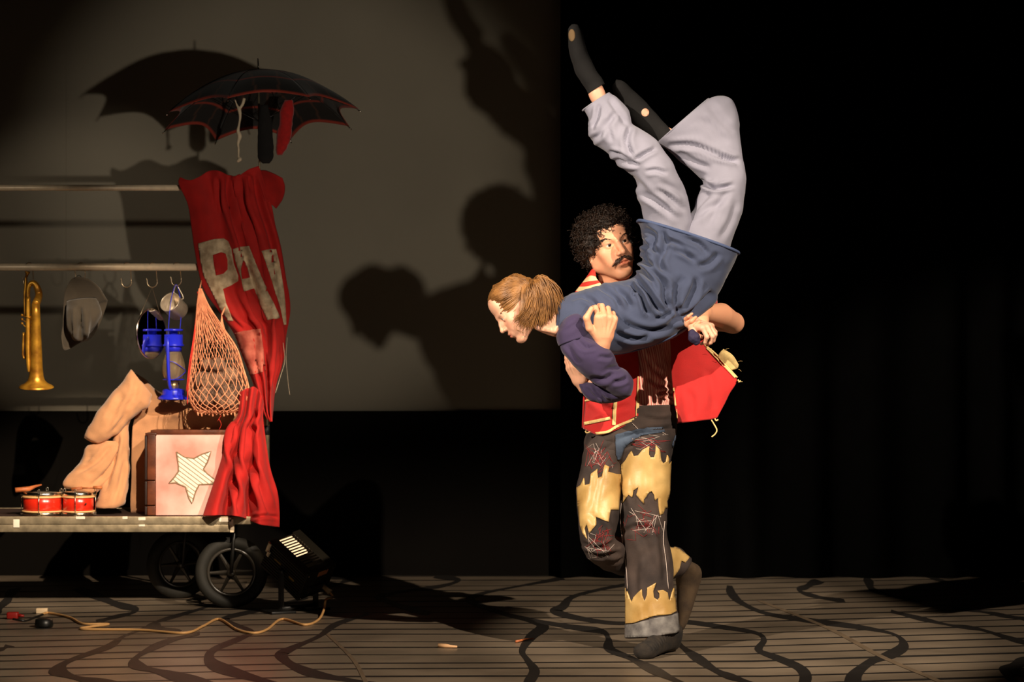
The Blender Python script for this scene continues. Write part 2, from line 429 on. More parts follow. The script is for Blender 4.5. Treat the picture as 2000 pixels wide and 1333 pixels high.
# ... and broad wavy bands
bands = [
 [(150,1150),(220,1178),(266,1194),(217,1208),(189,1216)], [(460,1165),(399,1188),(315,1213),(298,1222),(315,1230),(350,1236)],
 [(300,1222),(242,1244),(210,1265),(140,1290),(112,1309),(140,1323),(189,1333),(250,1345)],
 [(390,1238),(336,1251),(294,1269),(262,1290),(273,1304),(315,1314),(378,1332),(430,1345)],
 [(600,1168),(518,1190),(448,1206),(444,1215),(490,1234),(469,1248),(420,1269),(408,1286),(420,1300),(455,1314),(518,1332),(570,1345)],
 [(720,1200),(658,1220),(623,1244),(567,1269),(550,1281),(570,1300),(616,1318),(682,1330),(760,1345)],
 [(640,1128),(679,1131),(668,1139),(644,1146),(600,1155)], [(850,1126),(894,1134),(866,1145),(810,1153),(757,1162),(743,1169),(782,1185),(840,1200)],
 [(1100,1130),(1058,1138),(1002,1148),(943,1160),(918,1171),(936,1183),(988,1201),(1037,1213),(1060,1225),(1037,1245),(1020,1272),(1030,1290),(1044,1311),(1034,1333),(1030,1345)],
 [(1240,1140),(1174,1152),(1118,1167),(1100,1185),(1086,1195),(1118,1206),(1195,1218),(1270,1217),(1338,1216),(1405,1225),(1475,1237),(1492,1251),(1482,1271),(1517,1286),(1559,1304),(1573,1321),(1570,1340)],
 [(1037,1213),(1125,1227),(1174,1234),(1188,1248),(1191,1269),(1230,1286),(1265,1304),(1300,1321),(1340,1340)],
 [(1310,1240),(1321,1255),(1352,1279),(1398,1311),(1440,1327),(1500,1345)],
 [(1425,1145),(1429,1160),(1447,1178),(1496,1199),(1580,1213),(1685,1227),(1748,1241),(1765,1262),(1737,1281),(1702,1293),(1671,1318),(1667,1340)],
 [(1600,1135),(1576,1146),(1562,1155),(1597,1167),(1650,1175)], [(1690,1128),(1695,1132),(1702,1150),(1737,1164),(1800,1176)], [(1800,1125),(1850,1138),(1900,1150)],
 [(1740,1195),(1797,1209),(1860,1223),(1912,1230),(1982,1251),(2060,1270)], [(1860,1188),(1923,1197),(1993,1209),(2060,1216)],
 [(2020,1285),(1986,1300),(1968,1318),(1982,1332),(2010,1345)], [(30,1150),(0,1190),(-30,1215)],[(20,1262),(-10,1275),(-40,1290)]]
for bi, bd in enumerate(bands):
    pp = np.array([FL(u, v)[:2] for u, v in bd]); pp = crspline(pp, len(bd) * 8); pp = pp[pp[:, 1] < YW - 0.03]
    T = np.gradient(pp, axis=0); T[:, 1] /= 4.5; T /= np.linalg.norm(T, axis=1)[:, None] + 1e-9; Nn = np.stack([-T[:, 1], T[:, 0] * 4.5], 1)
    s = np.linspace(0, 1, len(pp)); wd = 0.019 * (1 + 0.28 * np.sin(s * 21 + bi) + 0.2 * np.sin(s * 9 + 2 * bi))
    A = pp + Nn * wd[:, None]; B = pp - Nn * wd[:, None]; A[:, 1] = np.minimum(A[:, 1], YW - 0.01); B[:, 1] = np.minimum(B[:, 1], YW - 0.01); n = len(pp)
    V = np.vstack([np.hstack([A, np.full((n, 1), 0.0011 + 0.0001 * (bi % 4))]), np.hstack([B, np.full((n, 1), 0.0011 + 0.0001 * (bi % 4))])])
    mk('painted_band', (V, [[i, i + 1, n + i + 1, n + i] for i in range(n - 1)]), m_paint, parent=floor, smooth=False)
def strip(pts, wd, z, name, m):
    pp = crspline(np.array([FL(u, v)[:2] for u, v in pts]), 24); T = np.gradient(pp, axis=0); T /= np.linalg.norm(T, axis=1)[:, None]; Nn = np.stack([-T[:, 1], T[:, 0]], 1); n = len(pp)
    V = np.vstack([np.hstack([pp + Nn * wd, np.full((n, 1), z)]), np.hstack([pp - Nn * wd, np.full((n, 1), z)])])
    mk(name, (V, [[i, i + 1, n + i + 1, n + i] for i in range(n - 1)]), m, parent=floor, smooth=False)
strip([(1482,1174),(1615,1227),(1720,1283),(1818,1325),(1860,1345)], 0.014, 0.0017, 'floor_tape', m_tape)
strip([(640,1240),(690,1290),(720,1345)], 0.008, 0.0017, 'floor_tape', m_tape)

# shutter of the high stage light, a real metal flap out of the frame
m_flap = mat('black_shutter_metal', (12, 12, 12), rough=0.6)
def flap(name, L, ahead, edge_at, below, span, label):
    """metal shutter one step ahead of lamp L whose straight edge lines up with height edge_at=(Y,z)"""
    L = np.array(L); y = L[1] + ahead; z = L[2] + (edge_at[1] - L[2]) * ahead / (edge_at[0] - L[1]); hgt = 0.5
    zc = z - hgt / 2 if below else z + hgt / 2
    return mk(name, box((span, y, zc), (1.5, 0.004, hgt)), m_flap, smooth=False, label=label, cat='shutter')
flap('light_shutter', LB, 0.9, (YW, 0.40), False, 3.3, 'black metal shutter above the high right stage light')
# ================================================================ THE CART
m_alu = mat('worn_aluminium', (176, 160, 132), rough=0.42, metal=0.75, var=0.35, vscale=22, bump=0.1, bscale=60)
m_pipe = mat('steel_pipe', (248, 224, 190), rough=0.38, metal=0.1, var=0.12, vscale=30)
m_board = mat('brown_deck_board', (52, 30, 20), rough=0.7, var=0.4, vscale=6)
m_rub = mat('black_tyre_rubber', (27, 25, 19), rough=0.75, var=0.2, vscale=30, bump=0.1)
m_rim = mat('black_wheel_rim', (46, 42, 36), rough=0.30, spec=0.6)
m_chrome = mat('chrome', (225, 215, 200), rough=0.18, metal=1.0)
m_dark = mat('black_painted_metal', (20, 19, 17), rough=0.4)
m_tapeb = mat('black_gaffer_tape', (14, 14, 14), rough=0.6)
YF, YP, YB = 11.0, 11.30, 11.66
ZD = P(0, 1010, YF)[2]
cart = empty('handcart', (-2.1, 11.33, 0), 'long metal handcart with rails, loaded with props, on black spoked wheels', 'cart')
X0, X1 = -3.35, P(490, 0, YF)[0]; px = YF / F
mk('deck_board', box(((X0 + X1 - 0.02) / 2, (YF + YB) / 2, ZD - 0.012), (X1 - X0 - 0.02, YB - YF - 0.02, 0.02)), m_board, cart, smooth=False)
for yy in (YF + 0.012, YB - 0.012):
    mk('edge_rail', box(((X0 + X1) / 2, yy, ZD - 0.017), (X1 - X0, 0.024, 0.036), bev=0.003), m_alu, cart)
    xb = P(449, 0, YF)[0]
    mk('lower_beam', box(((X0 + xb) / 2, yy + 0.006, ZD - 0.053), (xb - X0, 0.03, 0.034), bev=0.002), m_alu, cart)
    mk('beam_cap', box((xb + 0.009, yy + 0.004, ZD - 0.053), (0.017, 0.036, 0.037), bev=0.003), m_pipe, cart)
mk('end_rail', box((X1 - 0.012, (YF + YB) / 2, ZD - 0.017), (0.024, YB - YF - 0.05, 0.036), bev=0.003), m_alu, cart)
m_patch = mat('peeled_tape', (235, 225, 205), rough=0.5)
for u, v, a, b in [(32,1023,6,8),(157,1012,9,2.5),(244,1012,5,2.5),(277,1014,7,3),(277,1027,6,2),(440,1016,12,4),(452,1021,4,6)]:
    c = P(u, v, YF - 0.001); mk('tape_scrap', box(c, (a * px * 2, 0.002, b * px * 2), bev=0.0008), m_patch, cart)
def wheel(X, Y, z, r, yaw):
    M = Matrix.Rotation(yaw, 3, 'Z') @ Matrix.Rotation(math.pi / 2, 3, 'X'); Mn = np.array(M)
    def ring(R, rr, n=48, m=14, sx=1.0):
        a = np.linspace(0, 2 * math.pi, m, endpoint=False); return lathe([(R + rr * math.cos(t), sx * rr * math.sin(t)) for t in a], n, (X, Y, z), M, True)
    we = bpy.data.objects.new('wheel', None); COL.objects.link(we); we.parent = cart
    we.location = Vector((X, Y, z)) - worldloc(cart)
    rr = r * 0.17
    mk('tyre', ring(r - rr, rr, 64, 18), m_rub, we)
    mk('rim', join([ring(r * 0.635, r * 0.042, 64, 10, 1.6), lathe([(r * 0.60, -0.016), (r * 0.68, -0.016), (r * 0.68, 0.016), (r * 0.60, 0.016)], 64, (X, Y, z), M, True)]), m_rim, we)
    for k in range(6):
        t = math.radians(2 + 60 * k); d = Mn @ np.array([math.cos(t), math.sin(t), 0]); e = Mn @ np.array([-math.sin(t), math.cos(t), 0]); ax = Mn @ np.array([0, 0, 1.0]); c = np.array([X, Y, z])
        V = []; 
        for s, wd, h2 in ((0.10, 0.011, 0.014), (0.35, 0.0075, 0.008), (0.62, 0.006, 0.006)):
            q = c + d * s * r
            V += [q + e * wd + ax * 0.4 * h2, q + ax * h2, q - e * wd + ax * 0.4 * h2, q - e * wd - ax * 0.4 * h2, q - ax * h2, q + e * wd - ax * 0.4 * h2]
        Fq = [[i * 6 + j, i * 6 + (j + 1) % 6, i * 6 + 6 + (j + 1) % 6, i * 6 + 6 + j] for i in range(2) for j in range(6)]
        mk('spoke', (np.array(V), Fq), m_rim, we, smooth=False)
    mk('hub', lathe([(0, -0.034), (0.016, -0.034), (0.02, -0.02), (0.02, 0.02), (0.016, 0.034), (0, 0.034)], 24, (X, Y, z), M), m_rim, we)
    mk('axle_bolt', lathe([(0, -0.046), (0.006, -0.046), (0.0105, -0.042), (0.0105, -0.030), (0, -0.030)][::-1], 16, (X, Y, z), Matrix.Rotation(yaw, 3, 'Z') @ Matrix.Rotation(-math.pi / 2, 3, 'X') @ Matrix.Rotation(math.pi, 3, 'X')), m_chrome, we)
    b = Mn @ np.array([0, 0, 1.0]); top = np.array([X + 0.02, Y, ZD - 0.04])
    for s in (-1, 1):
        mk('fork', tube([np.array([X, Y, z]) + b * s * 0.04, np.array([X, Y, z + r * 0.9]) + b * s * 0.045 + [0.01, 0, 0], top + b * s * 0.03], 0.008, 8), m_dark, we)
wheel(P(452, 0, 11.12)[0], 11.12, 0.1655, 0.1655, math.radians(6))
wheel(P(347, 0, 11.70)[0] + 0.03, 11.56, 0.1655, 0.1655, math.radians(28))
wheel(-3.05, 11.15, 0.1655, 0.1655, math.radians(-5)); wheel(-3.05, 11.5, 0.1655, 0.1655, math.radians(12))
XPo = P(521, 0, YP)[0]; zU = P(0, 367, YP)[2]; zL = P(0, 522, YP)[2]
mk('upright_post', tube([(XPo, YP, ZD - 0.05), (XPo, YP, P(0, 345, YP)[2])], 0.013, 14), m_alu, cart)
mk('tape_wrap', tube([(XPo, YP, P(0, 850, YP)[2]), (XPo, YP, P(0, 832, YP)[2])], 0.0145, 14), m_tapeb, cart)
mk('upright_post', tube([(-3.25, YP, ZD - 0.05), (-3.25, YP, P(0, 345, YP)[2])], 0.013, 14), m_alu, cart)
mk('upper_rail', tube([(-3.3, YP, zU), (XPo, YP, zU)], 0.0145, 20), m_pipe, cart)
mk('lower_rail', tube([(-3.3, YP, zL), (XPo, YP, zL)], 0.0175, 20), m_pipe, cart)

# S hooks on the lower rail
m_hook = mat('bent_wire_hook', (215, 190, 160), rough=0.3, metal=0.9)
hooklab = ['bare wire hook holding the brass trumpet', 'wire hook that the grey felt hat hangs from', 'empty wire hook between the hat and the mirror',
           'wire hook that the round mirror hangs from', 'wire hook that the steel mug and blue lantern hang from']
HK = {}
for k, (u, low) in enumerate([(57, 562), (158, 548), (248, 563), (298, 563), (345, 560)]):
    s = YP / F; c = P(u, 522, YP); pts = []
    for a in np.linspace(math.radians(200), math.radians(-15), 12): pts.append(c + np.array([0.0205 * math.cos(a) * 0.75, 0.0205 * math.cos(a) * 0.65, 0.0205 * math.sin(a)]))
    b = P(u + 3, low - 12, YP)
    for a in np.linspace(math.radians(20), math.radians(-190), 12): pts.append(b + np.array([0.024 * math.cos(a) - 0.006, -0.02 - 0.003 * math.cos(a), 0.026 * math.sin(a)]))
    pts.append(pts[-1] + np.array([-0.004, -0.002, 0.012])); HK[k] = b + np.array([-0.006, -0.02, -0.026])
    mk('s_hook', tube(pts, 0.0024, 7, spl=60), m_hook, label=hooklab[k], cat='hook', group='wire hooks on the lower rail')

# ================================================================ UMBRELLA with things pegged under it
UY = 11.22; apex = P(505, 141, UY); Ru = 0.468; s = UY / F
umb = empty('umbrella', P(508, 345, YP), 'dark umbrella with thin red checks, open above the red banner', 'umbrella')
tilt = np.array(Matrix.Rotation(math.radians(-3.5), 3, 'Y') @ Matrix.Rotation(math.radians(-7), 3, 'X'))
def canopy(t, ang, k):     # t radial 0..1, ang -1..1 across a panel
    rad = math.radians(22.5); a = math.radians(45 * k + 11) + ang * rad
    r = Ru * t * (1 - 0.17 * (1 - ang * ang) * t ** 3) * math.cos(rad * 0.0)
    r *= (1 - 0.045 * (1 - ang * ang))
    z = -0.225 * (t ** 1.9) + 0.04 * (1 - ang * ang) * t ** 2
    return apex + tilt @ np.array([r * math.cos(a), r * math.sin(a), z])
RED, BLK, TAN = lin((150, 48, 30))[:3], lin((20, 17, 15))[:3], lin((66, 40, 28))[:3]
m_umb = mat('checked_umbrella_cloth', (255, 255, 255), rough=0.75, attr='tint', sheen=0.1)
for k in range(8):
    nt, na = 44, 29; G = np.array([[canopy(0.02 + 0.98 * i / (nt - 1), -1 + 2 * j / (na - 1), k) for j in range(na)] for i in range(nt)])
    C = np.zeros((nt, na, 3)); C[:] = BLK
    for i in range(nt):
        t = 0.02 + 0.98 * i / (nt - 1)
        for j in range(na):
            a = (-1 + 2 * j / (na - 1)) * t
            if abs(abs(a) - 0.34) < 0.03: C[i, j] = TAN
            if t > 0.972 or abs(t - 0.70) < 0.018 or abs(t - 0.45) < 0.015: C[i, j] = RED
    V, Fq = solid(G, 0.0015)
    mk('canopy_panel', (V, Fq), m_umb, umb, colors=np.vstack([C.reshape(-1, 3)] * 2))
for k in range(8):
    q = [canopy(t, -1, k) + np.array([0, 0, -0.005]) for t in np.linspace(0.03, 1.0, 12)]
    rb = mk('rib', tube(q, 0.0018, 6), m_dark, umb)
    mid = q[6]; mk('stretcher', tube([mid, apex + tilt @ np.array([0, 0, -0.24])], 0.0014, 5), m_dark, umb)
    tip = q[-1]; mk('rib_tip', tube([tip, tip + (q[-1] - q[-2]) * 0.28], 0.003, 6), m_chrome, umb)
mk('shaft', tube([P(508, 420, YP - 0.02), apex + np.array([0, 0, 0.005])], 0.0045, 10), m_alu, umb)
mk('ferrule', tube([apex, apex + tilt @ np.array([0, 0, 0.065])], [0.005, 0.0025], 10), m_chrome, umb)
def hang(name, rings, m, label, cat, mu=24, n=18, lump=0.003, seed=0.0):
    G = loft(rings, mu, n); V, Fq = garment(G, lump=lump, lscale=40, th=0.002, seed=seed)
    return mk(name, (V, Fq), m, label=label, cat=cat)
m_sockr = mat('red_knit', (176, 18, 14), rough=0.9, var=0.2, vscale=60, bump=0.25, bscale=500, sheen=0.3)
m_sockk = mat('black_knit', (20, 17, 16), rough=0.95, var=0.2, vscale=60, bump=0.2, bscale=500)
m_white = mat('limp_white_cloth', (215, 195, 165), rough=0.8, var=0.2, vscale=40)
YS = 11.12
hang('hanging_sock', [(556,196,572,196,YS,0.012),(547,215,574,214,YS,0.02),(545,240,570,244,YS,0.02),(541,265,570,262,YS,0.022),(539,288,563,286,YS,0.022),(541,303,552,302,YS,0.012)], m_sockr, 'red sock hanging under the umbrella', 'sock', seed=1)
hang('hanging_sock', [(508,205,524,205,YS,0.012),(505,232,530,232,YS,0.02),(504,262,533,262,YS,0.021),(503,290,535,290,YS,0.024),(505,310,534,309,YS,0.024),(514,319,526,319,YS,0.01)], m_sockk, 'long black sock hanging under the umbrella beside its shaft', 'sock', seed=2)
pts = [P(u, v, YS - 0.01) for u, v in [(459,195),(463,206),(467,213),(469,228),(467,243),(465,256),(468,266),(465,280),(466,292),(466,306),(468,311),(463,316)]]
tw = join([tube(pts, [0.003,0.004,0.009,0.006,0.005,0.008,0.011,0.006,0.005,0.005,0.011,0.005], 10, spl=50), tube([P(477,192,YS-0.01), P(474,203,YS-0.01), P(467,214,YS-0.01)], [0.007,0.007,0.005], 8, spl=14)])
mk('twisted_cloth', tw, m_white, label='twisted scrap of white cloth dangling under the umbrella', cat='cloth')

# ================================================================ BANNER (red cloth with sewn letters) and red skirt of cloth below
m_red = mat('red_wool_cloth', (186, 22, 16), rough=0.85, var=0.16, vscale=14, bump=0.2, bscale=420, sheen=0.03)
m_let = mat('soiled_white_felt', (222, 198, 162), rough=0.9, rgb2=(158, 132, 102), vscale=26, bump=0.2, bscale=300)
m_pink = mat('faded_pink_cloth', (206, 112, 92), rough=0.9, rgb2=(150, 62, 48), vscale=18, bump=0.2, bscale=300)
rows = [(346, 351, 505), (360, 349, 514), (398, 366, 530), (440, 373, 538), (484, 379, 549), (546, 391, 559), (575, 403, 565), (609, 428, 567), (651, 456, 560), (690, 471, 553), (733, 488, 544), (770, 501, 537), (800, 512, 534), (824, 526, 532)]
net = []
for v, L, R in rows:
    r = []; k = (v - 346) / 480
    for j, t in enumerate(np.linspace(0, 1, 9)):
        dY = [0.04, 0.0, -0.012, 0.012, -0.02, 0.02, -0.025, 0.02, 0.05][j] * (0.6 + 0.9 * k)
        vv = v + (8 * math.sin(j * 1.4) if v < 350 else 0) - 14 * t * (k < 0.05) + 10 * math.sin(t * 3.1) * (k > 0.1) * (k < 0.95)
        r.append(P(L + (R - L) * t, vv, 11.22 + dY))
    net.append(r)
ban = empty('banner', P(440, 345, 11.22), 'red banner sewn with the white letters PAN, draped over the rail end', 'banner')
G = surf(net, 120, 90); m_, n_ = G.shape[:2]; V = G.reshape(-1, 3); Fq = gridfaces(m_, n_, False); N = normals(V, Fq)
if N[:, 1].mean() > 0: N = -N; G = G[:, ::-1]; V = G.reshape(-1, 3); N = N.reshape(m_, n_, 3)[:, ::-1].reshape(-1, 3)
V = wrinkle(V, N, [([(446,340),(448,400),(470,470),(495,560)], 5, 9), ([(470,338),(474,400),(500,470),(522,560),(530,640)], 6, 11), ([(425,345),(428,380),(432,420)], 4, 5), ([(495,338),(508,400),(530,470),(548,560)], 5, 9),
     ([(478,620),(500,650),(525,740)], 5, 8), ([(540,620),(545,680),(535,760)], 4, 8), ([(455,352),(457,390)], 3, 5), ([(485,345),(488,372)], 3, 6), ([(470,560),(500,610),(520,640)], 5, 7), ([(440,610),(470,640),(505,660)], 4, 4)], front=False)
bcl = mk('banner_cloth', solid(V.reshape(m_, n_, 3), 0.004), m_red, ban)
T = bvh((V, Fq))
c8 = lambda L: [(340 + x * 0.39, 320 + y * 0.39) for x, y in L]
mk('letter_p', patch(T, c8([(122,400),(200,378),(250,374),(272,388),(288,425),(300,500),(322,560),(322,588),(290,608),(245,628),(262,700),(298,788),(274,788),(238,735),(190,640),(150,560),(132,470)]), 0.004, 0.003, 4), m_let, ban)
mk('letter_p_counter', patch(T, c8([(196,458),(232,444),(258,452),(268,482),(266,530),(244,552),(212,560),(202,510)]), 0.007, 0.003, 4), m_red, ban)
mk('letter_a', patch(T, c8([(296,428),(330,416),(376,412),(410,500),(450,600),(500,700),(528,772),(470,784),(440,720),(400,625),(352,640),(335,570),(310,490)]), 0.004, 0.003, 4), m_let, ban)
mk('letter_a_counter', patch(T, c8([(344,486),(362,520),(374,572),(342,578),(336,530)]), 0.007, 0.003, 4), m_red, ban)
mk('letter_n', patch(T, c8([(440,436),(480,428),(512,428),(530,500),(545,600),(556,700),(560,806),(548,808),(530,720),(505,640),(475,540)]), 0.004, 0.003, 4), m_let, ban)
mk('sewn_patch', patch(T, c8([(295,850),(360,836),(432,826),(446,930),(458,1040),(420,1050),(382,1060),(340,980),(312,910)]), 0.004, 0.003, 4), m_pink, ban)
net = [[P(u, v, y) for u, v, y in r] for r in [[(498,336,11.26),(515,332,11.30),(533,338,11.32),(552,348,11.34)], [(505,352,11.24),(520,350,11.27),(540,358,11.31),(557,366,11.35)], [(512,372,11.23),(526,372,11.26),(542,380,11.3),(553,388,11.34)], [(518,392,11.23),(526,396,11.25),(534,402,11.28),(540,408,11.31)]]]
mk('folded_corner', solid(surf(net, 20, 20)[:, ::-1], 0.004), m_red, ban)
mk('loose_thread', tube([P(u, v, 11.24) for u, v in [(561,660),(559,700),(562,740),(566,772)]], 0.0009, 5, spl=24), m_white, ban)
mk('loose_thread', tube([P(u, v, 11.23) for u, v in [(553,670),(556,705),(548,735),(538,768)]], 0.0012, 5, spl=24), m_white, ban)
# lower cloth
rows = [[(468,766),(482,760),(497,756),(510,770),(516,790)], [(464,810),(476,808),(490,806),(503,808),(514,812)], [(448,836),(466,838),(486,838),(502,842),(518,850)], [(432,898),(456,896),(482,896),(504,900),(528,914)], [(413,956),(444,954),(474,956),(504,958),(542,961)], [(401,992),(436,990),(470,992),(506,994),(546,1000)], [(396,1008),(434,1007),(470,1010),(504,1024),(546,1030)]]
net = []
for i, r in enumerate(rows):
    q = crspline(r, 17); k = i / (len(rows) - 1)
    net.append([P(u, v, 11.02 - 0.075 * k + (0.55 + k) * [0.02, -0.005, -0.02, -0.015, 0.03, 0.045, -0.03, -0.045, -0.03, 0.02, 0.045, -0.02, -0.045, -0.04, -0.02, 0.015, 0.03][j] + 0.03 * (1 - k)) for j, (u, v) in enumerate(q)])
G = surf(net, 90, 110); V = G.reshape(-1, 3); Fq = gridfaces(90, 110, False); N = normals(V, Fq)
if N[:, 1].mean() > 0: G = G[:, ::-1]; V = G.reshape(-1, 3); N = normals(V, Fq)
V = wrinkle(V, N, [([(462,825),(452,860),(456,910),(468,1005)], 4, 14), ([(505,800),(485,840),(480,890),(490,940),(500,1000)], 4, 10), ([(500,830),(492,870),(494,900)], 3, 7), ([(492,900),(510,950),(530,1010)], 5, 8), ([(492,1012),(520,1008),(545,1012)], 3, 4)], front=False)
mk('red_cloth', solid(V.reshape(90, 110, 3), 0.004), m_red, label='long red cloth spilling over the cart edge in deep folds, under the banner', cat='cloth')

# ================================================================ NET BAG
m_net = mat('orange_string', (252, 164, 120), rough=0.8, var=0.12, vscale=60, bump=0.2, bscale=900)
m_net2 = mat('bright_red_string', (226, 52, 36), rough=0.8)
YN = 11.10
bag = empty('string_bag', P(420, 812, YN), 'orange string net bag hanging beside the banner', 'bag')
prof = [(564,388,394,0.006),(600,384,410,0.014),(645,381,440,0.03),(680,377,463,0.05),(720,371,476,0.068),(755,367,486,0.08),(780,370,487,0.08),(797,376,481,0.066),(808,384,462,0.03)]
pr = crspline(np.array(prof, float), 60)
def bagpt(t, a):
    i = np.clip(t, 0, 1) * 59; k = int(min(i, 58)); q = pr[k] * (1 - (i - k)) + pr[k + 1] * (i - k); c = (q[1] + q[2]) / 2; h = (q[2] - q[1]) / 2
    b = P(c + h * math.cos(a), q[0], YN); b[1] += q[3] * math.sin(a); return b
parts = []; ns = 24
for sgn in (-1, 1):
    for k in range(ns):
        a0 = 2 * math.pi * k / ns; L = []
        for t in np.linspace(0.0, 1.0, 70):
            L.append(bagpt(t, a0 + sgn * 2.1 * (t ** 1.25) + 0.03 * math.sin(t * 40 + k)))
        parts.append(tube(L, np.linspace(0.001, 0.0021, 70), 5))
mk('net_mesh', join(parts), m_net, bag)
parts = []
for k in range(9):       # gathered strings up to the knot
    t = k / 8; parts.append(tube([P(390 + 2 * math.sin(k), 566, YN + 0.06), P(389 + 9 * t, 595, YN + 0.03 - 0.012 * math.sin(k * 2)), P(386 + 52 * t * 0.55, 635, YN - 0.03 + 0.01 * math.cos(k)), P(384 + 60 * t * 0.9, 670, YN - 0.05)], 0.0018, 5, spl=24))
for k in range(5):
    t = k / 4; parts.append(tube([P(433, 616, YN + 0.05), P(430 + 8 * t, 640, YN), P(424 + 26 * t, 672, YN - 0.04)], 0.0017, 5, spl=14))
parts.append(tube([P(390, 566, YN + 0.06), P(392, 556, YN + 0.1), P(394, 545, YP - 0.02)], 0.003, 6))
parts.append(tube([P(433, 616, YN + 0.05), P(440, 600, YN + 0.08)], 0.004, 6))
mk('gathered_handle', join(parts), m_net, bag)
mk('red_cord', join([tube([P(388, 568, YN + 0.05), P(382, 640, YN), P(374, 700, YN - 0.05), P(367, 760, YN - 0.06), P(366, 790, YN - 0.04)], 0.0024, 6, spl=30),
     tube([P(386, 570, YN + 0.05), P(380, 645, YN - 0.01), P(370, 710, YN - 0.06), P(364, 765, YN - 0.05)], 0.002, 6, spl=30)]), m_net2, bag)
for k in range(11):
    u = 386 + k * 7.2; mk('bottom_tassel', tube([P(u, 803, YN - 0.02), P(u + 1, 812 + 2 * math.sin(k * 2), YN - 0.025)], 0.0036, 7), m_net, bag)
mk('loose_thread', tube([P(u, v, YN - 0.03) for u, v in [(432,812),(424,824),(428,820),(432,830),(428,840)]], 0.001, 5, spl=24), m_net2, bag)
m_lump = mat('crumpled_grey_cloth', (158, 122, 98), rough=0.95, rgb2=(70, 52, 44), vscale=14, bump=0.3, bscale=120)
S = Sdf(P(360, 820, YN) - [0, 0.12, 0], P(495, 650, YN) + [0, 0.12, 0], 0.006)
rr = random.Random(5)
for u, v, r in [(400,775,22),(440,778,26),(462,765,17),(420,745,24),(395,740,18),(450,735,20),(425,715,18),(405,712,12)]:
    S.ell(P(u, v, YN + rr.uniform(-0.015, 0.015)), np.array([r, r * 0.9, r * 0.85]) * 0.00238, None, 0.01)
V, Fq = S.mesh(1); N = normals(V, Fq); V = V + N * (0.006 * vnoise(V, 45) + 0.004 * vnoise(V, 90))[:, None]
mk('cloth_bundle', (V, Fq), m_lump, label='crumpled greyish bundle inside the string bag', cat='bundle')
# ================================================================ CASE with star
m_lea = mat('brown_leather', (124, 66, 40), rough=0.38, rgb2=(70, 34, 20), vscale=12, bump=0.12, bscale=160)
m_leak = mat('dark_leather', (40, 20, 13), rough=0.5, var=0.2)
m_panel = mat('pink_washed_paint', (250, 212, 200), rough=0.42, rgb2=(234, 146, 130), vscale=4.5, bump=0.04, bscale=60)
m_star = mat('white_star_paint', (255, 238, 218), rough=0.5)
m_ink = mat('olive_brush_line', (150, 122, 92), rough=0.6, var=0.25, vscale=40)
YX = 11.06; s = YX / F
case = empty('prop_case', P(375, 1008, YX + 0.1), 'square leather-edged case with a pink front and a hatched white star', 'case')
def pbox(u0, u1, v0, v1, y0, y1, bev=0.003):
    a = P(u0, v1, YX); b = P(u1, v0, YX); return box(((a[0] + b[0]) / 2, (y0 + y1) / 2, (a[2] + b[2]) / 2), (b[0] - a[0], y1 - y0, b[2] - a[2]), bev=bev)
mk('case_body', pbox(286, 462, 848, 1008.5, YX + 0.004, YX + 0.20, 0.006), m_lea, case)
mk('front_panel', pbox(304.5, 460, 850, 1007, YX - 0.004, YX + 0.006, 0.002), m_panel, case)
for v0, v1 in [(850, 938), (940, 987), (989, 1007)]: mk('spine_strip', pbox(288, 303.5, v0, v1, YX - 0.008, YX + 0.006, 0.003), m_lea, case)
for v0, v1 in [(850, 938), (940, 987), (989, 1007)]: mk('corner_strip', pbox(282.5, 287.5, v0 + 1, v1, YX - 0.002, YX + 0.05, 0.003), m_leak, case)
mk('lid_rim', pbox(292, 458, 841, 849, YX + 0.03, YX + 0.19, 0.004), m_lea, case)
mk('lid_lip', pbox(284, 306, 846, 852, YX - 0.006, YX + 0.19, 0.003), m_lea, case)
cs = lambda L: [(110 + x * 0.2326, 710 + y * 0.2326) for x, y in L]
star = cs([(1008,745),(1080,790),(1155,800),(1220,765),(1300,740),(1270,830),(1235,890),(1270,930),(1340,985),(1310,1015),(1200,1020),(1170,1080),(1140,1180),(1115,1140),(1085,1040),(1000,1005),(945,1010),(990,960),(1025,910),(1025,860)])
TX = bvh(pbox(304.5, 462, 850, 1007, YX - 0.004, YX + 0.006, 0.0))
mk('star', patch(TX, star, 0.0012, 0.001, 6), m_star, case)
st = np.array(star + [star[0]]); parts = [thread(TX, st, 0.0034, 0.0012)]
ctr = np.array(cs([(1140, 930)]))[0]
def inside(p, poly):
    r = False
    for i in range(len(poly)):
        a, b = poly[i], poly[(i + 1) % len(poly)]
        if (a[1] > p[1]) != (b[1] > p[1]) and p[0] < (b[0] - a[0]) * (p[1] - a[1]) / (b[1] - a[1]) + a[0]: r = not r
    return r
d = np.array([0.80, 0.60]); nn_ = np.array([-0.60, 0.80])
for o in np.arange(-60, 61, 7.0):
    run = []
    for q in np.arange(-70, 71, 1.5):
        p = ctr + nn_ * o + d * q
        if inside(p, star): run.append(p)
        else:
            if len(run) > 4: parts.append(thread(TX, np.array(run), 0.0018, 0.0012))
            run = []
mk('star_brush_lines', join([p for p in parts if p]), m_ink, case)

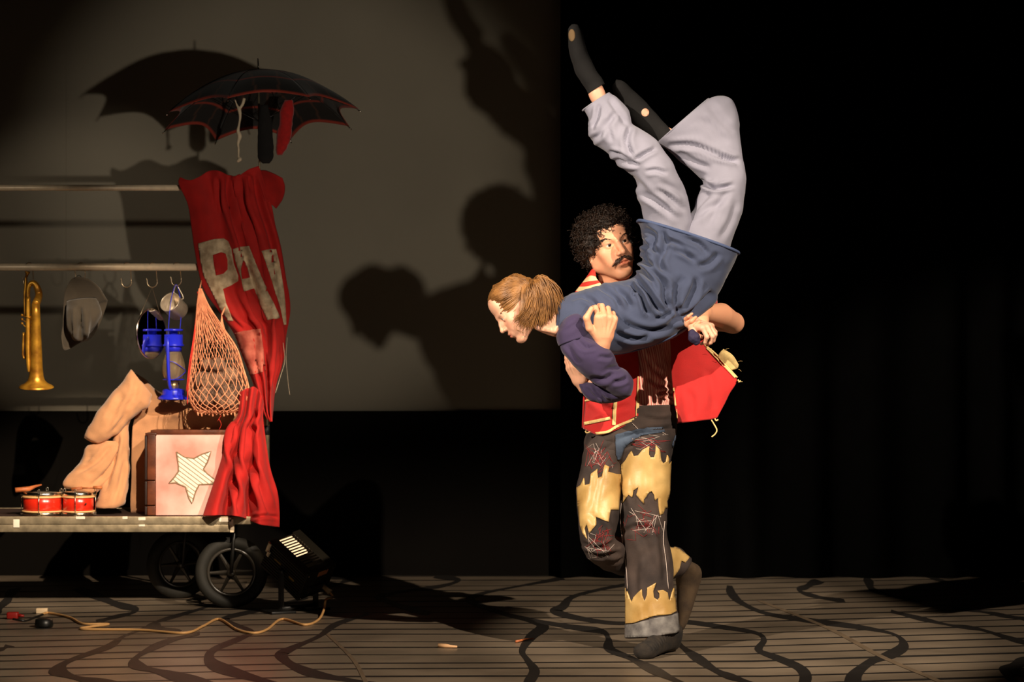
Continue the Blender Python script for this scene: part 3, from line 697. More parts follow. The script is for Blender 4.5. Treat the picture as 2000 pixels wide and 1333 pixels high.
# ================================================================ BLANKET
m_blk = mat('tan_felt_blanket', (206, 148, 104), rough=0.95, var=0.10, vscale=14, bump=0.3, bscale=260, sheen=0.3)
def clothtube(rings, mu, n, folds=(), lump=0.006, ls=16, seed=0): return garment(loft(rings, mu, n), folds, lump, ls, 0.005, seed)
YK = 11.22; bp = []
bp.append(clothtube([(256,722,296,772,YK+.02,.045),(250,730,290,795,YK,.055),(234,752,272,806,YK-.01,.06),(205,785,248,826,YK-.02,.06),(182,820,224,852,YK-.03,.055),(166,846,198,866,YK-.03,.035),(165,856,180,864,YK-.03,.01)], 50, 40,
     [([(268,740),(262,775),(235,815)], 5, 5), ([(240,765),(225,800),(205,840)], 6, 4), ([(255,800),(235,825),(215,850)], 4, 5)], .005, 20))
bp.append(clothtube([(182,862,236,862,YK,.03),(166,876,240,872,YK,.05),(160,898,232,902,YK-.01,.055),(140,922,212,936,YK-.02,.05),(123,944,192,960,YK-.03,.04),(124,954,176,966,YK-.03,.02)], 44, 40,
     [([(215,870),(190,900),(150,925)], 4, 7), ([(236,880),(215,915),(180,950)], 4, 8), ([(180,890),(165,910)], 4, 4)], .006, 22, 3))
bp.append(clothtube([(232,815,256,812,YK+.03,.03),(224,850,252,846,YK+.01,.04),(218,890,252,886,YK,.045),(208,925,252,920,YK,.05),(196,960,250,955,YK-.01,.055),(186,988,244,984,YK-.02,.06),(188,993,232,991,YK-.02,.05)], 44, 36,
     [([(232,850),(222,900),(205,960)], 4, 8), ([(244,900),(236,940),(222,985)], 4, 7)], .006, 18, 5))
net = [[P(u, v, y) for u, v, y in r] for r in [
  [(262,729,11.48),(285,742,11.5),(312,762,11.52),(350,772,11.52),(420,778,11.52),(500,782,11.52)],
  [(262,740,11.42),(284,752,11.42),(310,770,11.42),(350,780,11.42),(420,784,11.42),(500,786,11.42)],
  [(264,790,11.33),(285,795,11.32),(310,798,11.31),(350,798,11.31),(420,798,11.31),(500,798,11.31)],
  [(262,812,11.31),(285,812,11.29),(310,812,11.285),(350,811,11.29),(420,812,11.285),(500,812,11.29)],
  [(258,850,11.31),(280,850,11.31),(310,846,11.31),(350,846,11.315),(420,846,11.31),(500,846,11.315)],
  [(255,940,11.32),(275,940,11.31),(305,940,11.33),(350,940,11.32),(420,940,11.33),(500,940,11.32)],
  [(254,1003,11.33),(272,1003,11.32),(305,1003,11.33),(350,1003,11.33),(420,1003,11.33),(500,1003,11.33)]]]
G = surf(net, 60, 90); V = G.reshape(-1, 3); Fq = gridfaces(60, 90, False); N = normals(V, Fq)
if N[:, 1].mean() > 0: G = G[:, ::-1]; V = G.reshape(-1, 3); N = normals(V, Fq)
V = V + N * (0.012 * vnoise(V, 10) + 0.005 * vnoise(V, 28))[:, None]
bp.append(solid(V.reshape(60, 90, 3), 0.006))
mk('blanket', join(bp), m_blk, label='tan felt blanket heaped in folds behind the star case', cat='blanket')

# ================================================================ DRUMS and beaters
m_drum = mat('red_drum_lacquer', (222, 44, 24), rough=0.25, spec=0.6, coat=0.4)
m_hoop = mat('cream_drum_hoop', (236, 190, 130), rough=0.4)
m_skin = mat('drum_skin', (225, 210, 185), rough=0.6)
m_wood = mat('orange_wood', (206, 120, 68), rough=0.5, rgb2=(150, 78, 40), vscale=20)
def drum(u, rpx, yc, v0, v1, label, nrod):
    c = P(u, 1010, yc); z0 = ZD; z1 = P(u, v0, yc)[2]; h = z1 - z0; r = rpx * yc / F; o = (c[0], yc, z0)
    d = empty('toy_drum', o, label, 'drum', 'toy drums on the cart')
    mk('shell', lathe([(r, 0.02 * h), (r, 0.98 * h), (r - 0.004, 0.98 * h), (r - 0.004, 0.02 * h)], 48, o, None, True), m_drum, d)
    for a, b in ((0.0, 0.16), (0.82, 1.0)):
        mk('chrome_rim', lathe([(r + 0.003, a * h), (r + 0.004, b * h), (r - 0.006, b * h), (r - 0.006, a * h)], 48, o, None, True), m_chrome, d)
    for z in (0.18, 0.79):
        a = np.linspace(0, 2 * math.pi, 10, endpoint=False); mk('cream_hoop', lathe([(r + 0.003 + 0.004 * math.cos(t), z * h + 0.004 * math.sin(t)) for t in a], 48, o, None, True), m_hoop, d)
    mk('drum_head', lathe([(0, 0.955 * h), (r - 0.005, 0.955 * h), (r - 0.005, 0.94 * h), (0, 0.94 * h)][::-1], 48, o), m_skin, d)
    for k in range(nrod):
        a = math.pi * 2 * k / nrod + (math.pi if nrod % 2 else 0) ; x, y = c[0] + (r + 0.010) * math.cos(a), yc + (r + 0.010) * math.sin(a)
        rd = mk('tension_rod', tube([(x, y, z0 + 0.02 * h), (x, y, z0 + 1.03 * h)], 0.0022, 7), m_chrome, d)
        for z in (0.08, 0.93): mk('lug', box((c[0] + (r + 0.006) * math.cos(a), yc + (r + 0.006) * math.sin(a), z0 + z * h), (0.016, 0.012, 0.014), bev=0.002), m_chrome, rd)
        mk('loop_nut', tube([(x + 0.005 * math.cos(t), y, z0 + 1.06 * h + 0.009 * math.sin(t)) for t in np.linspace(0, 2 * math.pi, 14, endpoint=False)], 0.0016, 6, closed=True), m_chrome, rd)
    return d
drum(84, 38, 11.12, 961, 1011, 'red toy drum with chrome rims, the larger and left one', 4)
drum(153, 29.5, 11.10, 961, 1011, 'smaller red toy drum with a dark vent hole beside the blanket', 4)
dd = P(167.5, 985, 11.033); mk('vent_hole', lathe([(0, 0), (0.0045, 0), (0.0045, 0.002), (0, 0.002)], 12, dd + [0, 0.001, 0], Matrix.Rotation(math.pi / 2, 3, 'X')), m_dark, bpy.data.objects['toy_drum.001'])
V, Fq = join([tube([P(31, 958, 11.08), P(58, 955, 11.10), P(70, 950, 11.12), P(80, 948, 11.13)], [0.013, 0.011, 0.006, 0.003], 10)]); V[:, 1] = 11.10 + (V[:, 1] - 11.10) * 1.6
mk('wooden_clapper', (V, Fq), m_wood, label='orange wooden clapper lying on the left drum', cat='clapper')
mk('drum_beater', join([tube([P(140, 956, 11.06), P(161, 954, 11.06)], [0.008, 0.007], 10), tube([P(161, 954, 11.06), P(182, 954, 11.06)], 0.004, 8), tube([P(182, 953, 11.06), P(199, 953, 11.06)], [0.007, 0.0075], 10)]), m_wood, label='short wooden beater lying across the right drum', cat='beater')

# ================================================================ TRUMPET
m_brass = mat('old_brass', (238, 176, 60), rough=0.36, metal=0.6, rgb2=(150, 96, 26), vscale=16)
YT = 11.24; tr = empty('trumpet', P(72, 760, YT), 'brass trumpet hanging bell down from the rail', 'trumpet')
bc = P(71, 757, YT); sc = YT / F
bl = [(33, 0), (33.5, 1.5), (30, 4), (22, 8), (16.5, 14), (14, 22), (12.5, 40), (11.3, 70), (10.2, 100), (9.2, 125), (8.4, 145), (7.6, 165)]
th = math.radians(3); Mb = Matrix.Rotation(math.radians(1.2), 3, 'Y') @ Matrix.Rotation(math.radians(8), 3, 'X')
outer = [(r * sc, z * sc) for r, z in bl]; inner = [(max(r - 0.9, 0.5) * sc, z * sc + 0.001) for r, z in bl[:7]]
mk('bell', lathe(inner[::-1] + outer, 40, bc, Mb), m_brass, tr)
a = np.linspace(0, 2 * math.pi, 10, endpoint=False)
mk('bell_rim', lathe([(33 * sc + 0.0025 * math.cos(t), 0.0025 * math.sin(t)) for t in a], 40, bc, Mb, True), m_brass, tr)
topb = bc + np.array(Mb) @ np.array([0, 0, 163 * sc]); 
T3 = lambda L, dy=0.0: [P(u, v, YT + dy) for u, v in L]
mk('bell_bow', tube([topb, P(76, 578, YT), P(73, 563, YT), P(66, 553, YT), P(58, 556, YT), P(55, 568, YT), P(55, 585, YT)], [0.0185, 0.017, 0.0155, 0.0125, 0.011, 0.0095, 0.009], 16, spl=40), m_brass, tr)
mk('main_tube', tube(T3([(55,580),(55,640),(55,690),(56,715),(57,727)], -0.016), [0.0105, 0.012, 0.0115, 0.010, 0.007], 14, spl=30), m_brass, tr)
mk('lead_pipe', tube(T3([(51,540),(50,560),(48,580),(49,620)], 0.012), [0.006, 0.0075, 0.006, 0.006], 12, spl=20), m_brass, tr)
mk('mouthpiece', lathe([(0.006, 0), (0.0075, 0.012), (0.012, 0.02), (0.0125, 0.026), (0.009, 0.026), (0.004, 0.01)], 16, P(52, 541, YT + 0.012), Matrix.Rotation(math.radians(10), 3, 'Y')), m_brass, tr)
mk('tuning_slide', tube(T3([(46,650),(45,680),(45,695),(48,700),(50,690),(50,650)], 0.015), 0.005, 10, spl=30), m_brass, tr)
for k in range(3):
    c = P(64 + 1.5 * k, 622 + 13 * k, YT - 0.01 + 0.012 * k)
    vv = mk('rotary_valve', lathe([(0, -0.016), (0.011, -0.016), (0.0125, -0.012), (0.0125, 0.012), (0.011, 0.016), (0.004, 0.018), (0, 0.018)], 18, c, Matrix.Rotation(math.pi / 2, 3, 'X')), m_brass, tr)
    mk('valve_lever', tube([c + [0, -0.018, 0], c + [-0.02, -0.022, 0.004], P(43, 616 + 8 * k, YT - 0.02)], 0.0022, 6), m_brass, vv)
    mk('lever_knob', lathe([(0, 0), (0.006, 0), (0.0065, 0.003), (0, 0.004)], 12, P(43, 616 + 8 * k, YT - 0.02), Matrix.Rotation(math.pi / 2, 3, 'X')), m_brass, vv)
    mk('valve_loop', tube([c + [0.008, 0, 0.004], c + [0.024, -0.006, 0.008], c + [0.028, -0.006, 0], c + [0.024, -0.006, -0.008], c + [0.008, 0, -0.006]], 0.004, 8, spl=20), m_brass, vv)
for u0, v0, u1, v1 in [(57, 610, 70, 610), (58, 668, 64, 668), (58, 712, 66, 712)]: mk('brace', tube([P(u0, v0, YT - 0.012), P(u1, v1, YT)], 0.0028, 8), m_brass, tr)
for v in (675, 712): mk('finger_ring', tube([P(62, v, YT - 0.016) + np.array([0.011 * math.cos(t), 0, 0.014 * math.sin(t)]) for t in np.linspace(0, 2 * math.pi, 20, endpoint=False)], 0.0022, 7, closed=True), m_brass, tr)

# ================================================================ HAT
m_hat = mat('grey_felt', (76, 67, 55), rough=0.95, var=0.12, vscale=20, bump=0.2, bscale=400, sheen=0.2)
m_band = mat('dark_hat_band', (30, 25, 20), rough=0.8)
YHt = 11.22; hat = empty('felt_hat', P(160, 680, YHt), 'grey felt hat hanging by its brim from the rail', 'hat')
c2 = lambda L: [(20 + x * 0.2101, 500 + y * 0.2101) for x, y in L]
outl = c2([(585,205),(540,260),(505,350),(495,500),(490,640),(478,740),(485,800),(502,875),(560,862),(640,815),(720,790),(790,720),(850,590),(900,440),(890,400),(820,290),(740,225),(660,200)])
o = crspline(np.array(outl), 72, True); ctr = np.array(c2([(650, 480)]))[0]; rows = []
for t in np.linspace(0.18, 1.0, 12):
    row = []
    for k, q in enumerate(o):
        p = ctr + (q - ctr) * t; dy = 0.045 * (1 - t) + 0.03 * math.sin(k / 72 * 4 * math.pi + 0.6) * t ** 2 + 0.05 * ((p[0] - 160) / 40) * 0.6
        row.append(P(p[0], p[1], YHt + 0.03 + dy))
    rows.append(row)
mk('brim', solid(np.array(rows)[:, ::-1], 0.004, dv_closed=True), m_hat, hat)
cr = [(531,430,800,400,YHt-.02,.05),(522,520,838,480,YHt-.05,.06),(525,610,845,560,YHt-.06,.06),(545,690,790,660,YHt-.055,.05),(575,755,735,735,YHt-.045,.035),(600,790,680,790,YHt-.04,.012)]
cr = [(*c2([(a, b)])[0], *c2([(c, d)])[0], y, r) for a, b, c, d, y, r in cr]
mk('crown', garment(loft(cr, 40, 48), [(c2([(640,470),(640,600),(655,780)]), 5, 16), (c2([(590,480),(580,600),(585,740)]), 4, 5), (c2([(720,500),(720,620),(700,740)]), 5, -6)], .003, 20, .004), m_hat, hat)
mk('hat_band', garment(loft([(*c2([(529,420)])[0], *c2([(800,388)])[0], YHt-.018, .047), (*c2([(527,450)])[0], *c2([(806,415)])[0], YHt-.024, .05)], 4, 40), th=.003), m_band, hat)
mk('hang_loop', tube([P(145, 544, YHt + .03), P(154, 538, YHt + .05), P(160, 543, YHt + .03)], 0.0015, 6, spl=12), m_dark, hat)

# ================================================================ MIRROR, MUG, LANTERN
m_mir = mat('mirror_glass', (240, 240, 240), rough=0.02, metal=1.0)
mr = empty('round_mirror', P(295, 699, 11.17), 'round hanging mirror on wire, turned aside and reflecting the blue lantern', 'mirror')
mc = P(295, 652, 11.17); R = 0.1135; ya = math.radians(63); M = Matrix.Rotation(ya, 3, 'Z') @ Matrix.Rotation(math.pi / 2, 3, 'X')
mk('mirror_disc', lathe([(0, 0.004), (R - 0.003, 0.004), (R - 0.002, 0.0), (0, 0.0)][::-1], 64, mc, M), m_mir, mr, smooth=False)
mk('mirror_frame', lathe([(R + 0.004 * math.cos(t), 0.004 * math.sin(t)) for t in a], 64, mc, M, True), m_chrome, mr)
Mn = np.array(M); q1 = mc + Mn @ np.array([-R * 0.75, R * 0.66, -0.004]); q2 = mc + Mn @ np.array([R * 0.75, R * 0.66, -0.004])
mk('hanging_wire', tube([q1, HK[3], q2], 0.0010, 6), m_hook, mr)
mug = empty('steel_mug', P(340, 622, 11.24), 'dented steel mug hanging tipped from a hook', 'mug')
ax = nrm([0.36, 0.80, -0.48]); Mq = Vector(ax).to_track_quat('Z', 'Y').to_matrix(); mo = P(331.5, 590, 11.22); r = 20.5 * 11.22 / F
m_steel = mat('dull_steel', (205, 190, 170), rough=0.32, metal=0.5, var=0.15, vscale=40)
mk('cup', lathe([(r - .003, .003), (r - .003, .088), (0, .088), (0, .091), (r - .003, .091), (r, .088), (r, .004), (r + .0015, 0), (r - .002, 0)], 40, mo, Mq, True), m_steel, mug)
mk('handle', tube([mo + ax * .012 + np.array([0.012, 0, r]), HK[4] + np.array([0.0, 0.0, 0.002]), mo + ax * .07 + np.array([.03, 0, r * .9 + .012]), mo + ax * .072 + np.array([.012, 0, r * .93])], 0.003, 8, spl=24), m_steel, mug)
m_blue = mat('blue_lantern_enamel', (34, 44, 214), rough=0.28, spec=0.5, coat=0.3)
m_glass = mat('lantern_glass', (236, 214, 180), rough=0.06, trans=0.86, spec=0.5)
m_wick = mat('wick_burner', (190, 165, 120), rough=0.35, metal=0.8)
YLn = 11.22; lan = empty('storm_lantern', P(339, 781, YLn), 'blue enamel storm lantern hanging over the blanket', 'lantern')
sl = YLn / F; lo = P(339, 781, YLn)
def L_(prof, m, name, par=lan, n=40, cl=False, du=0): return mk(name, lathe([(r * sl, z * sl) for r, z in prof], n, lo + np.array([du * sl, 0, 0]), None, cl), m, par)
L_([(0,0),(30,0),(30.5,2),(29,5),(24,8),(22,10),(22,17),(20,20),(10,22),(0,22)], m_blue, 'fuel_tank')
L_([(9,21),(9.5,30),(8,33),(12,34),(12,36),(5,40),(0,40)], m_wick, 'burner')
g = [(13,37),(18,42),(22,52),(23,62),(21,74),(17,86),(14.5,95)]
L_(g + [(r - 0.8, z) for r, z in g[::-1]], m_glass, 'glass_globe', cl=True, n=48)
L_([(16,94),(16,108),(13.5,108),(13.5,94)], m_blue, 'globe_collar', cl=True)
L_([(20,104),(20.5,107),(18,109),(18,127),(16.5,127),(16.5,104)], m_blue, 'chimney', cl=True)
L_([(8,126),(8,134),(18,134),(18.5,136.5),(17,138),(0,139)], m_blue, 'chimney_cap')
L_([(16,37.5),(21,38.5),(21,40),(16,39.5)], m_blue, 'globe_plate', cl=True)
for sgn, dy in ((-1, -0.045), (1, 0.045)):
    p = [lo + np.array([x * sl, y, z * sl]) for x, y, z in [(sgn*9,dy*0.6,122),(sgn*8,dy*1.1,112),(sgn*7,dy*1.3,70),(sgn*5,dy*1.3,34),(sgn*3,dy*1.0,20)]]
    mk('side_tube', tube(p, 0.0075, 10, spl=30), m_blue, lan)
    mk('bail_stud', lathe([(0, -.004), (.006, -.004), (.007, 0), (.004, .004), (0, .004)], 14, lo + np.array([sgn*9*sl, dy*0.75, 121*sl]), Matrix.Rotation(math.pi/2, 3, 'X')), m_chrome, lan)
pb = [lo + np.array([-9*sl, -0.034, 121*sl]), lo + np.array([-6*sl, -0.03, 170*sl]), lo + np.array([-2*sl, -0.01, 205*sl]), HK[4] + np.array([0.0, 0, 0.006]), lo + np.array([11*sl, 0.03, 200*sl]), lo + np.array([13*sl, 0.035, 170*sl]), lo + np.array([9*sl, 0.034, 121*sl])]
mk('bail_wire', tube(pb, 0.0017, 7, spl=40), m_blue, lan)
mk('globe_guard', join([tube([lo + np.array([x*sl, y, z*sl]) for x, y, z in [(-8,-.05,74),(4,-.06,73),(22,-.035,60),(24,-.02,54),(14,-.055,44),(2,-.055,38)]], 0.0017, 6, spl=40)]), m_blue, lan)

# ================================================================ FLOODLIGHT on the floor
m_flood = mat('black_flood_body', (38, 34, 26), rough=0.42, metal=0.3, var=0.2)
m_slat = mat('vent_slat_metal', (60, 52, 44), rough=0.35, metal=0.6)
m_bulb = mat('halogen_tube_glow', (255, 216, 165), emit=1.6)
m_plate = mat('copper_name_plate', (196, 130, 84), rough=0.4, metal=0.3)
m_yel = mat('yellowed_print', (150, 126, 56), rough=0.6)
fl = empty('floodlight', FL(585, 1205), 'black louvred floodlight on a bracket on the floor behind the wheel', 'floodlight')
A = nrm([0.155, -0.10, -0.13]); W = nrm([0.135, 0.12, 0.02]); W = nrm(W - A * (W @ A)); U = np.cross(A, W); U = U if U[2] > 0 else -U
Yf = 11.02; fc = P(583, 1104, Yf); LL, WW, HH = 0.255, 0.185, 0.155
RM = Matrix(np.stack([A, W, U], 1).tolist())
def fb(a, w, u, sa, sw, su, name, m, par=fl, bev=0.002): return mk(name, box(fc + A * a + W * w + U * u, (sa, sw, su), RM, bev), m, par)
fb(0, -WW/2, 0, LL, 0.006, HH, 'side_plate', m_flood); fb(0, WW/2, 0, LL, 0.006, HH, 'side_plate', m_flood)
fb(0, 0, -HH/2, LL, WW, 0.006, 'bottom_plate', m_flood); fb(LL/2, 0, 0, 0.006, WW, HH, 'end_plate', m_flood)
fb(0, -WW/2+.018, HH/2, LL, 0.036, 0.006, 'top_edge', m_flood); fb(0, WW/2-.024, HH/2, LL, 0.048, 0.006, 'top_edge', m_flood)
fb(LL/2-.018, 0.0, HH/2, 0.036, WW*0.6, 0.006, 'top_edge', m_flood)
for k in range(11): fb(0, -WW/2-.004, -HH/2+.010+k*.0135, LL, 0.005, 0.0085, 'cooling_rib', m_flood, bev=0.001)
for k in range(12): fb(-LL/2+.012+k*.0165, -0.006, HH/2-.001, 0.0065, WW-.082, 0.004, 'vent_slat', m_slat, bev=0.0008)
bb = fb(-LL/2+.062, -0.006, HH/2-.022, 0.115, WW-.085, 0.012, 'halogen_tube', m_bulb, bev=0.004)
fb(-LL/2+.012, -WW/2-.010, HH*0.30, 0.022, 0.01, 0.055, 'front_clip', m_chrome, bev=0.003); fb(-LL/2+.024, -WW/2-.012, HH*0.12, 0.02, 0.01, 0.032, 'front_clip', m_chrome, bev=0.004)
fb(LL/2+.005, 0.012, HH/2-.022, 0.003, 0.062, 0.026, 'name_plate', m_plate)
for k in range(5): fb(LL/2+.005, -0.045+k*.022, HH/2-.062, 0.003, 0.0035, 0.036, 'end_vent_rib', m_slat, bev=0.001)
for w_, u_ in [(-.08,.065),(.03,.067),(.075,.064),(-.08,-.065),(.08,-.06)]: fb(LL/2+.005, w_, u_, 0.004, 0.006, 0.006, 'screw', m_chrome, bev=0.0015)
fb(LL/2+.008, -0.005, -0.028, 0.012, 0.09, 0.036, 'terminal_box', m_slat)
fb(-0.045, -WW/2-.0075, 0.018, 0.045, 0.002, 0.009, 'printed_label', m_yel); fb(0.06, -WW/2-.0075, 0.0, 0.035, 0.002, 0.012, 'printed_label', m_yel)
for sg in (-1, 1):
    pv = fc + W * sg * (WW/2 + 0.018) + A * 0.0; g0 = np.array([pv[0] + 0.0, pv[1], 0.012])
    mk('yoke_arm', join([box(((pv[0]+g0[0])/2, pv[1], (pv[2]+g0[2])/2), (0.026, 0.006, pv[2]-g0[2]+0.02), bev=0.002)]), m_dark, fl)
    mk('pivot_knob', lathe([(0, -.01), (.011, -.01), (.013, 0), (.011, .01), (0, .01)], 16, pv, Vector(W).to_track_quat('Z', 'Y').to_matrix()), m_dark, fl)
a0 = fc - W * (WW/2 + 0.018); b0 = fc + W * (WW/2 + 0.018)
mk('yoke_base', tube([(a0[0], a0[1], 0.016), (b0[0], b0[1], 0.016)], 0.012, 8), m_dark, fl)
for tq, nm in ((0.0, 1), (1.0, 1)):
    q = a0 * (1 - tq) + b0 * tq; mk('foot_plate', box((q[0] - 0.01, q[1] - 0.03, 0.006), (0.12, 0.13, 0.012), Matrix.Rotation(0.5, 3, 'Z'), 0.003), m_dark, fl)
pl = fc + A * (LL/2) + W * 0.06 - U * 0.045
m_plug = mat('cream_plug', (232, 204, 166), rough=0.4)
mk('cable_socket', tube([pl, pl + A * 0.03, pl + A * 0.05], [0.012, 0.011, 0.014], 14), m_plug, fl)
m_cab = mat('cream_cable', (214, 164, 104), rough=0.5)
e = pl + A * 0.05
pts = [e, e + np.array([0.012, -0.01, -0.02])] + [P(637, 1172, 10.84), P(633, 1191, 10.80)] + [FL(u, v, 0.006) for u, v in [(621,1212),(594,1221),(551,1210),(522,1230),(497,1237),(464,1231),(428,1210),(396,1224),(360,1237),(270,1231),(158,1229),(212,1220),(162,1219),(137,1207),(97,1198),(83,1200)]]
mk('power_cable', tube(pts, 0.0056, 8, spl=260), m_cab, label='cream power cable snaking over the floor from the floodlight', cat='cable')
c = FL(82, 1199, 0.0); mk('cable_connector', join([box(c + [0, 0, 0.012], (0.05, 0.03, 0.024), bev=0.004)]), m_plug, label='cream cable connector on the floor left of the wheel', cat='connector')
c = FL(86, 1226, 0.0); mk('black_adapter', lathe([(0, 0), (0.036, 0), (0.04, 0.01), (0.036, 0.034), (0.02, 0.04), (0, 0.04)], 20, c), m_dark, label='round black adapter on the floor by the cream connector', cat='adapter')
m_rplug = mat('red_plug', (150, 26, 18), rough=0.5)
c = FL(25, 1210, 0.0); mk('red_plug', join([box(c + [0, 0, 0.016], (0.05, 0.04, 0.03), bev=0.008), tube([c + [0.025, 0, 0.016], c + [0.05, 0.0, 0.014]], [0.008, 0.005], 8)]), m_rplug, label='small red plug on the floor at the left edge', cat='plug')
mk('black_cable', tube([FL(25, 1210, 0.012), FL(50, 1213, 0.005), FL(70, 1206, 0.005), FL(84, 1201, 0.01)], 0.005, 8, spl=30), m_dark, label='short black cable between the red plug and cream connector', cat='cable')
# litter on the floor
m_peg = mat('pale_wood', (240, 190, 140), rough=0.6, var=0.15)
a_, b_ = FL(856, 1262, 0.008), FL(893, 1264, 0.006)
mk('wooden_peg', join([tube([a_, a_ * 0.6 + b_ * 0.4, b_], [0.008, 0.007, 0.004], 10), tube([a_ + [0.0, 0.012, 0.004], a_ * 0.55 + b_ * 0.45 + [0, 0.006, 0.003], b_ + [-0.01, 0.002, 0]], [0.005, 0.005, 0.003], 8)]), m_peg, label='pale wooden clothes peg lying on the open floor', cat='peg')
a_, b_ = FL(1008, 1254, 0.006), FL(1042, 1248, 0.004)
mk('wood_splinter', tube([a_, a_ * .5 + b_ * .5 + [0, 0, .002], b_], [0.005, 0.004, 0.002], 7), m_wood, label='thin wood splinter on the floor in the dancers shadow', cat='splinter')
# ================================================================ FIGURES: head, eyes, hands
SKIN_D = lin((255, 255, 255))[:3]
m_skin_m = mat('man_skin', (226, 152, 112), rough=0.5, attr='tint', sss=0.12, spec=0.4, bump=0.06, bscale=500)
m_skin_w = mat('woman_skin', (236, 176, 144), rough=0.5, attr='tint', sss=0.12, spec=0.4, bump=0.04, bscale=500)
m_eye = mat('eyeball', (255, 255, 255), rough=0.12, attr='tint', spec=0.6)
def frame(fwd, up):
    f = nrm(fwd); u = np.asarray(up, float); u = nrm(u - f * (u @ f)); x = np.cross(f, u); return np.stack([x, f, u], 1)
def head_mesh(sc, female=False, neck=None):
    """adult head in its own frame (x side, y forward, z up), eyes at half height, 0.24 high before scaling"""
    S = Sdf((-0.10, -0.125, -0.20), (0.10, 0.135, 0.135), 0.0023)
    A = lambda *p: np.array(p)
    S.ell((0, -0.012, 0.035), (0.074, 0.096, 0.084), None, 0.02)
    S.ell((0, 0.032, -0.030), (0.058, 0.058, 0.080), None, 0.03)
    jw = 0.046 if female else 0.052
    for s in (-1, 1):
        S.cap(A(s * jw, -0.004, -0.058), A(s * 0.016, 0.066, -0.101), 0.020, 0.017, 0.028)
        S.cap(A(s * 0.060, 0.000, 0.0), A(s * jw, -0.002, -0.055), 0.014, 0.018, 0.03)
        S.ell((s * 0.043, 0.056, -0.020), (0.021, 0.020, 0.017), None, 0.024)
        S.ell((s * 0.028, 0.064, -0.050), (0.024, 0.022, 0.026), None, 0.024)
    S.ell((0, 0.074, -0.104), (0.021 if not female else 0.016, 0.017 if not female else 0.014, 0.016 if not female else 0.012), None, 0.026)
    S.ell((0, 0.062, 0.060), (0.052, 0.026, 0.040), None, 0.03)
    S.cap(A(-0.036, 0.073, 0.021), A(-0.008, 0.084, 0.018), 0.011 if not female else 0.008, 0.010, 0.016)
    S.cap(A(0.036, 0.073, 0.021), A(0.008, 0.084, 0.018), 0.011 if not female else 0.008, 0.010, 0.016)
    for s in (-1, 1): S.ell((s * 0.031, 0.095, 0.003), (0.020, 0.020, 0.014), None, 0.014, 'sub')
    nl = 1.0 if not female else 0.85
    S.chain([(A(0, 0.083, 0.014), 0.0085), (A(0, 0.097, -0.008), 0.0085), (A(0, 0.088 + 0.025 * nl, -0.030), 0.0105)], 0.010)
    for s in (-1, 1):
        S.ell((s * 0.0125, 0.098, -0.034), (0.0085, 0.011, 0.0075), None, 0.007)
        S.ell((s * 0.0065, 0.103, -0.0415), (0.0042, 0.0055, 0.004), None, 0.003, 'sub')
    # lips
    S.ell((0, 0.086, -0.066), (0.030, 0.014, 0.020), None, 0.014)
    S.chain([(A(-0.024, 0.083, -0.0655), 0.003), (A(-0.009, 0.0955, -0.0595), 0.0062), (A(0, 0.0965, -0.0605), 0.0058), (A(0.009, 0.0955, -0.0595), 0.0062), (A(0.024, 0.083, -0.0655), 0.003)], 0.004)
    S.chain([(A(-0.023, 0.083, -0.0665), 0.003), (A(-0.008, 0.0945, -0.0735), 0.0072), (A(0.008, 0.0945, -0.0735), 0.0072), (A(0.023, 0.083, -0.0665), 0.003)], 0.004)
    S.chain([(A(-0.022, 0.090, -0.0660), 0.0016), (A(0, 0.1045, -0.0665), 0.0030 if not female else 0.0018), (A(0.022, 0.090, -0.0660), 0.0016)], 0.003, op='sub')
    S.ell((0, 0.098 if not female else 0.101, -0.087), (0.016, 0.010, 0.006), None, 0.012, 'sub')
    # eyelids with an almond opening
    for s in (-1, 1):
        S.ell((s * 0.031, 0.0725, 0.004), (0.0150, 0.0150, 0.0140), None, 0.008)
        S.ell((s * 0.0315, 0.090, 0.0035), (0.0138, 0.0135, 0.0046 if not female else 0.0040), None, 0.002, 'sub')
    # ears
    for s in (-1, 1):
        S.ell((s * 0.0775, -0.012, -0.004), (0.0065, 0.018, 0.031), None, 0.006)
        S.ell((s * 0.072, 0.0, -0.006), (0.008, 0.010, 0.016), None, 0.008)
        S.ell((s * 0.0855, -0.008, 0.000), (0.0055, 0.010, 0.017), None, 0.004, 'sub')
        S.ell((s * 0.076, -0.004, -0.034), (0.006, 0.009, 0.009), None, 0.006)
    if neck is not None: S.chain(neck, 0.02)
    V, Fq = S.mesh(2); x, y, z = V.T; C = np.ones((len(V), 3))
    lip = np.exp(-(((np.abs(x)) / 0.024) ** 4)) * np.exp(-(((z + 0.0665) / 0.0115) ** 4)) * (y > 0.078)
    C = C * (1 - lip[:, None] * (1 - np.array([0.80, 0.50, 0.48])))
    chk = np.exp(-(((np.abs(x) - 0.043) / 0.02) ** 2 + ((z + 0.03) / 0.022) ** 2)) * (y > 0.03)
    C = C * (1 - 0.25 * chk[:, None] * np.array([0.0, 0.45, 0.5]))
    lidline = sum(np.exp(-(((x - s * 0.031) / 0.017) ** 2 + ((z - 0.0095) / 0.0045) ** 2)) for s in (-1, 1)) * (y > 0.07)
    C = C * (1 - 0.55 * np.clip(lidline, 0, 1)[:, None])
    if not female:
        st = np.clip(np.exp(-((z + 0.095) / 0.035) ** 2), 0, 1) * (y > -0.01); C = C * (1 - 0.14 * st[:, None])
    return V * sc, Fq, C
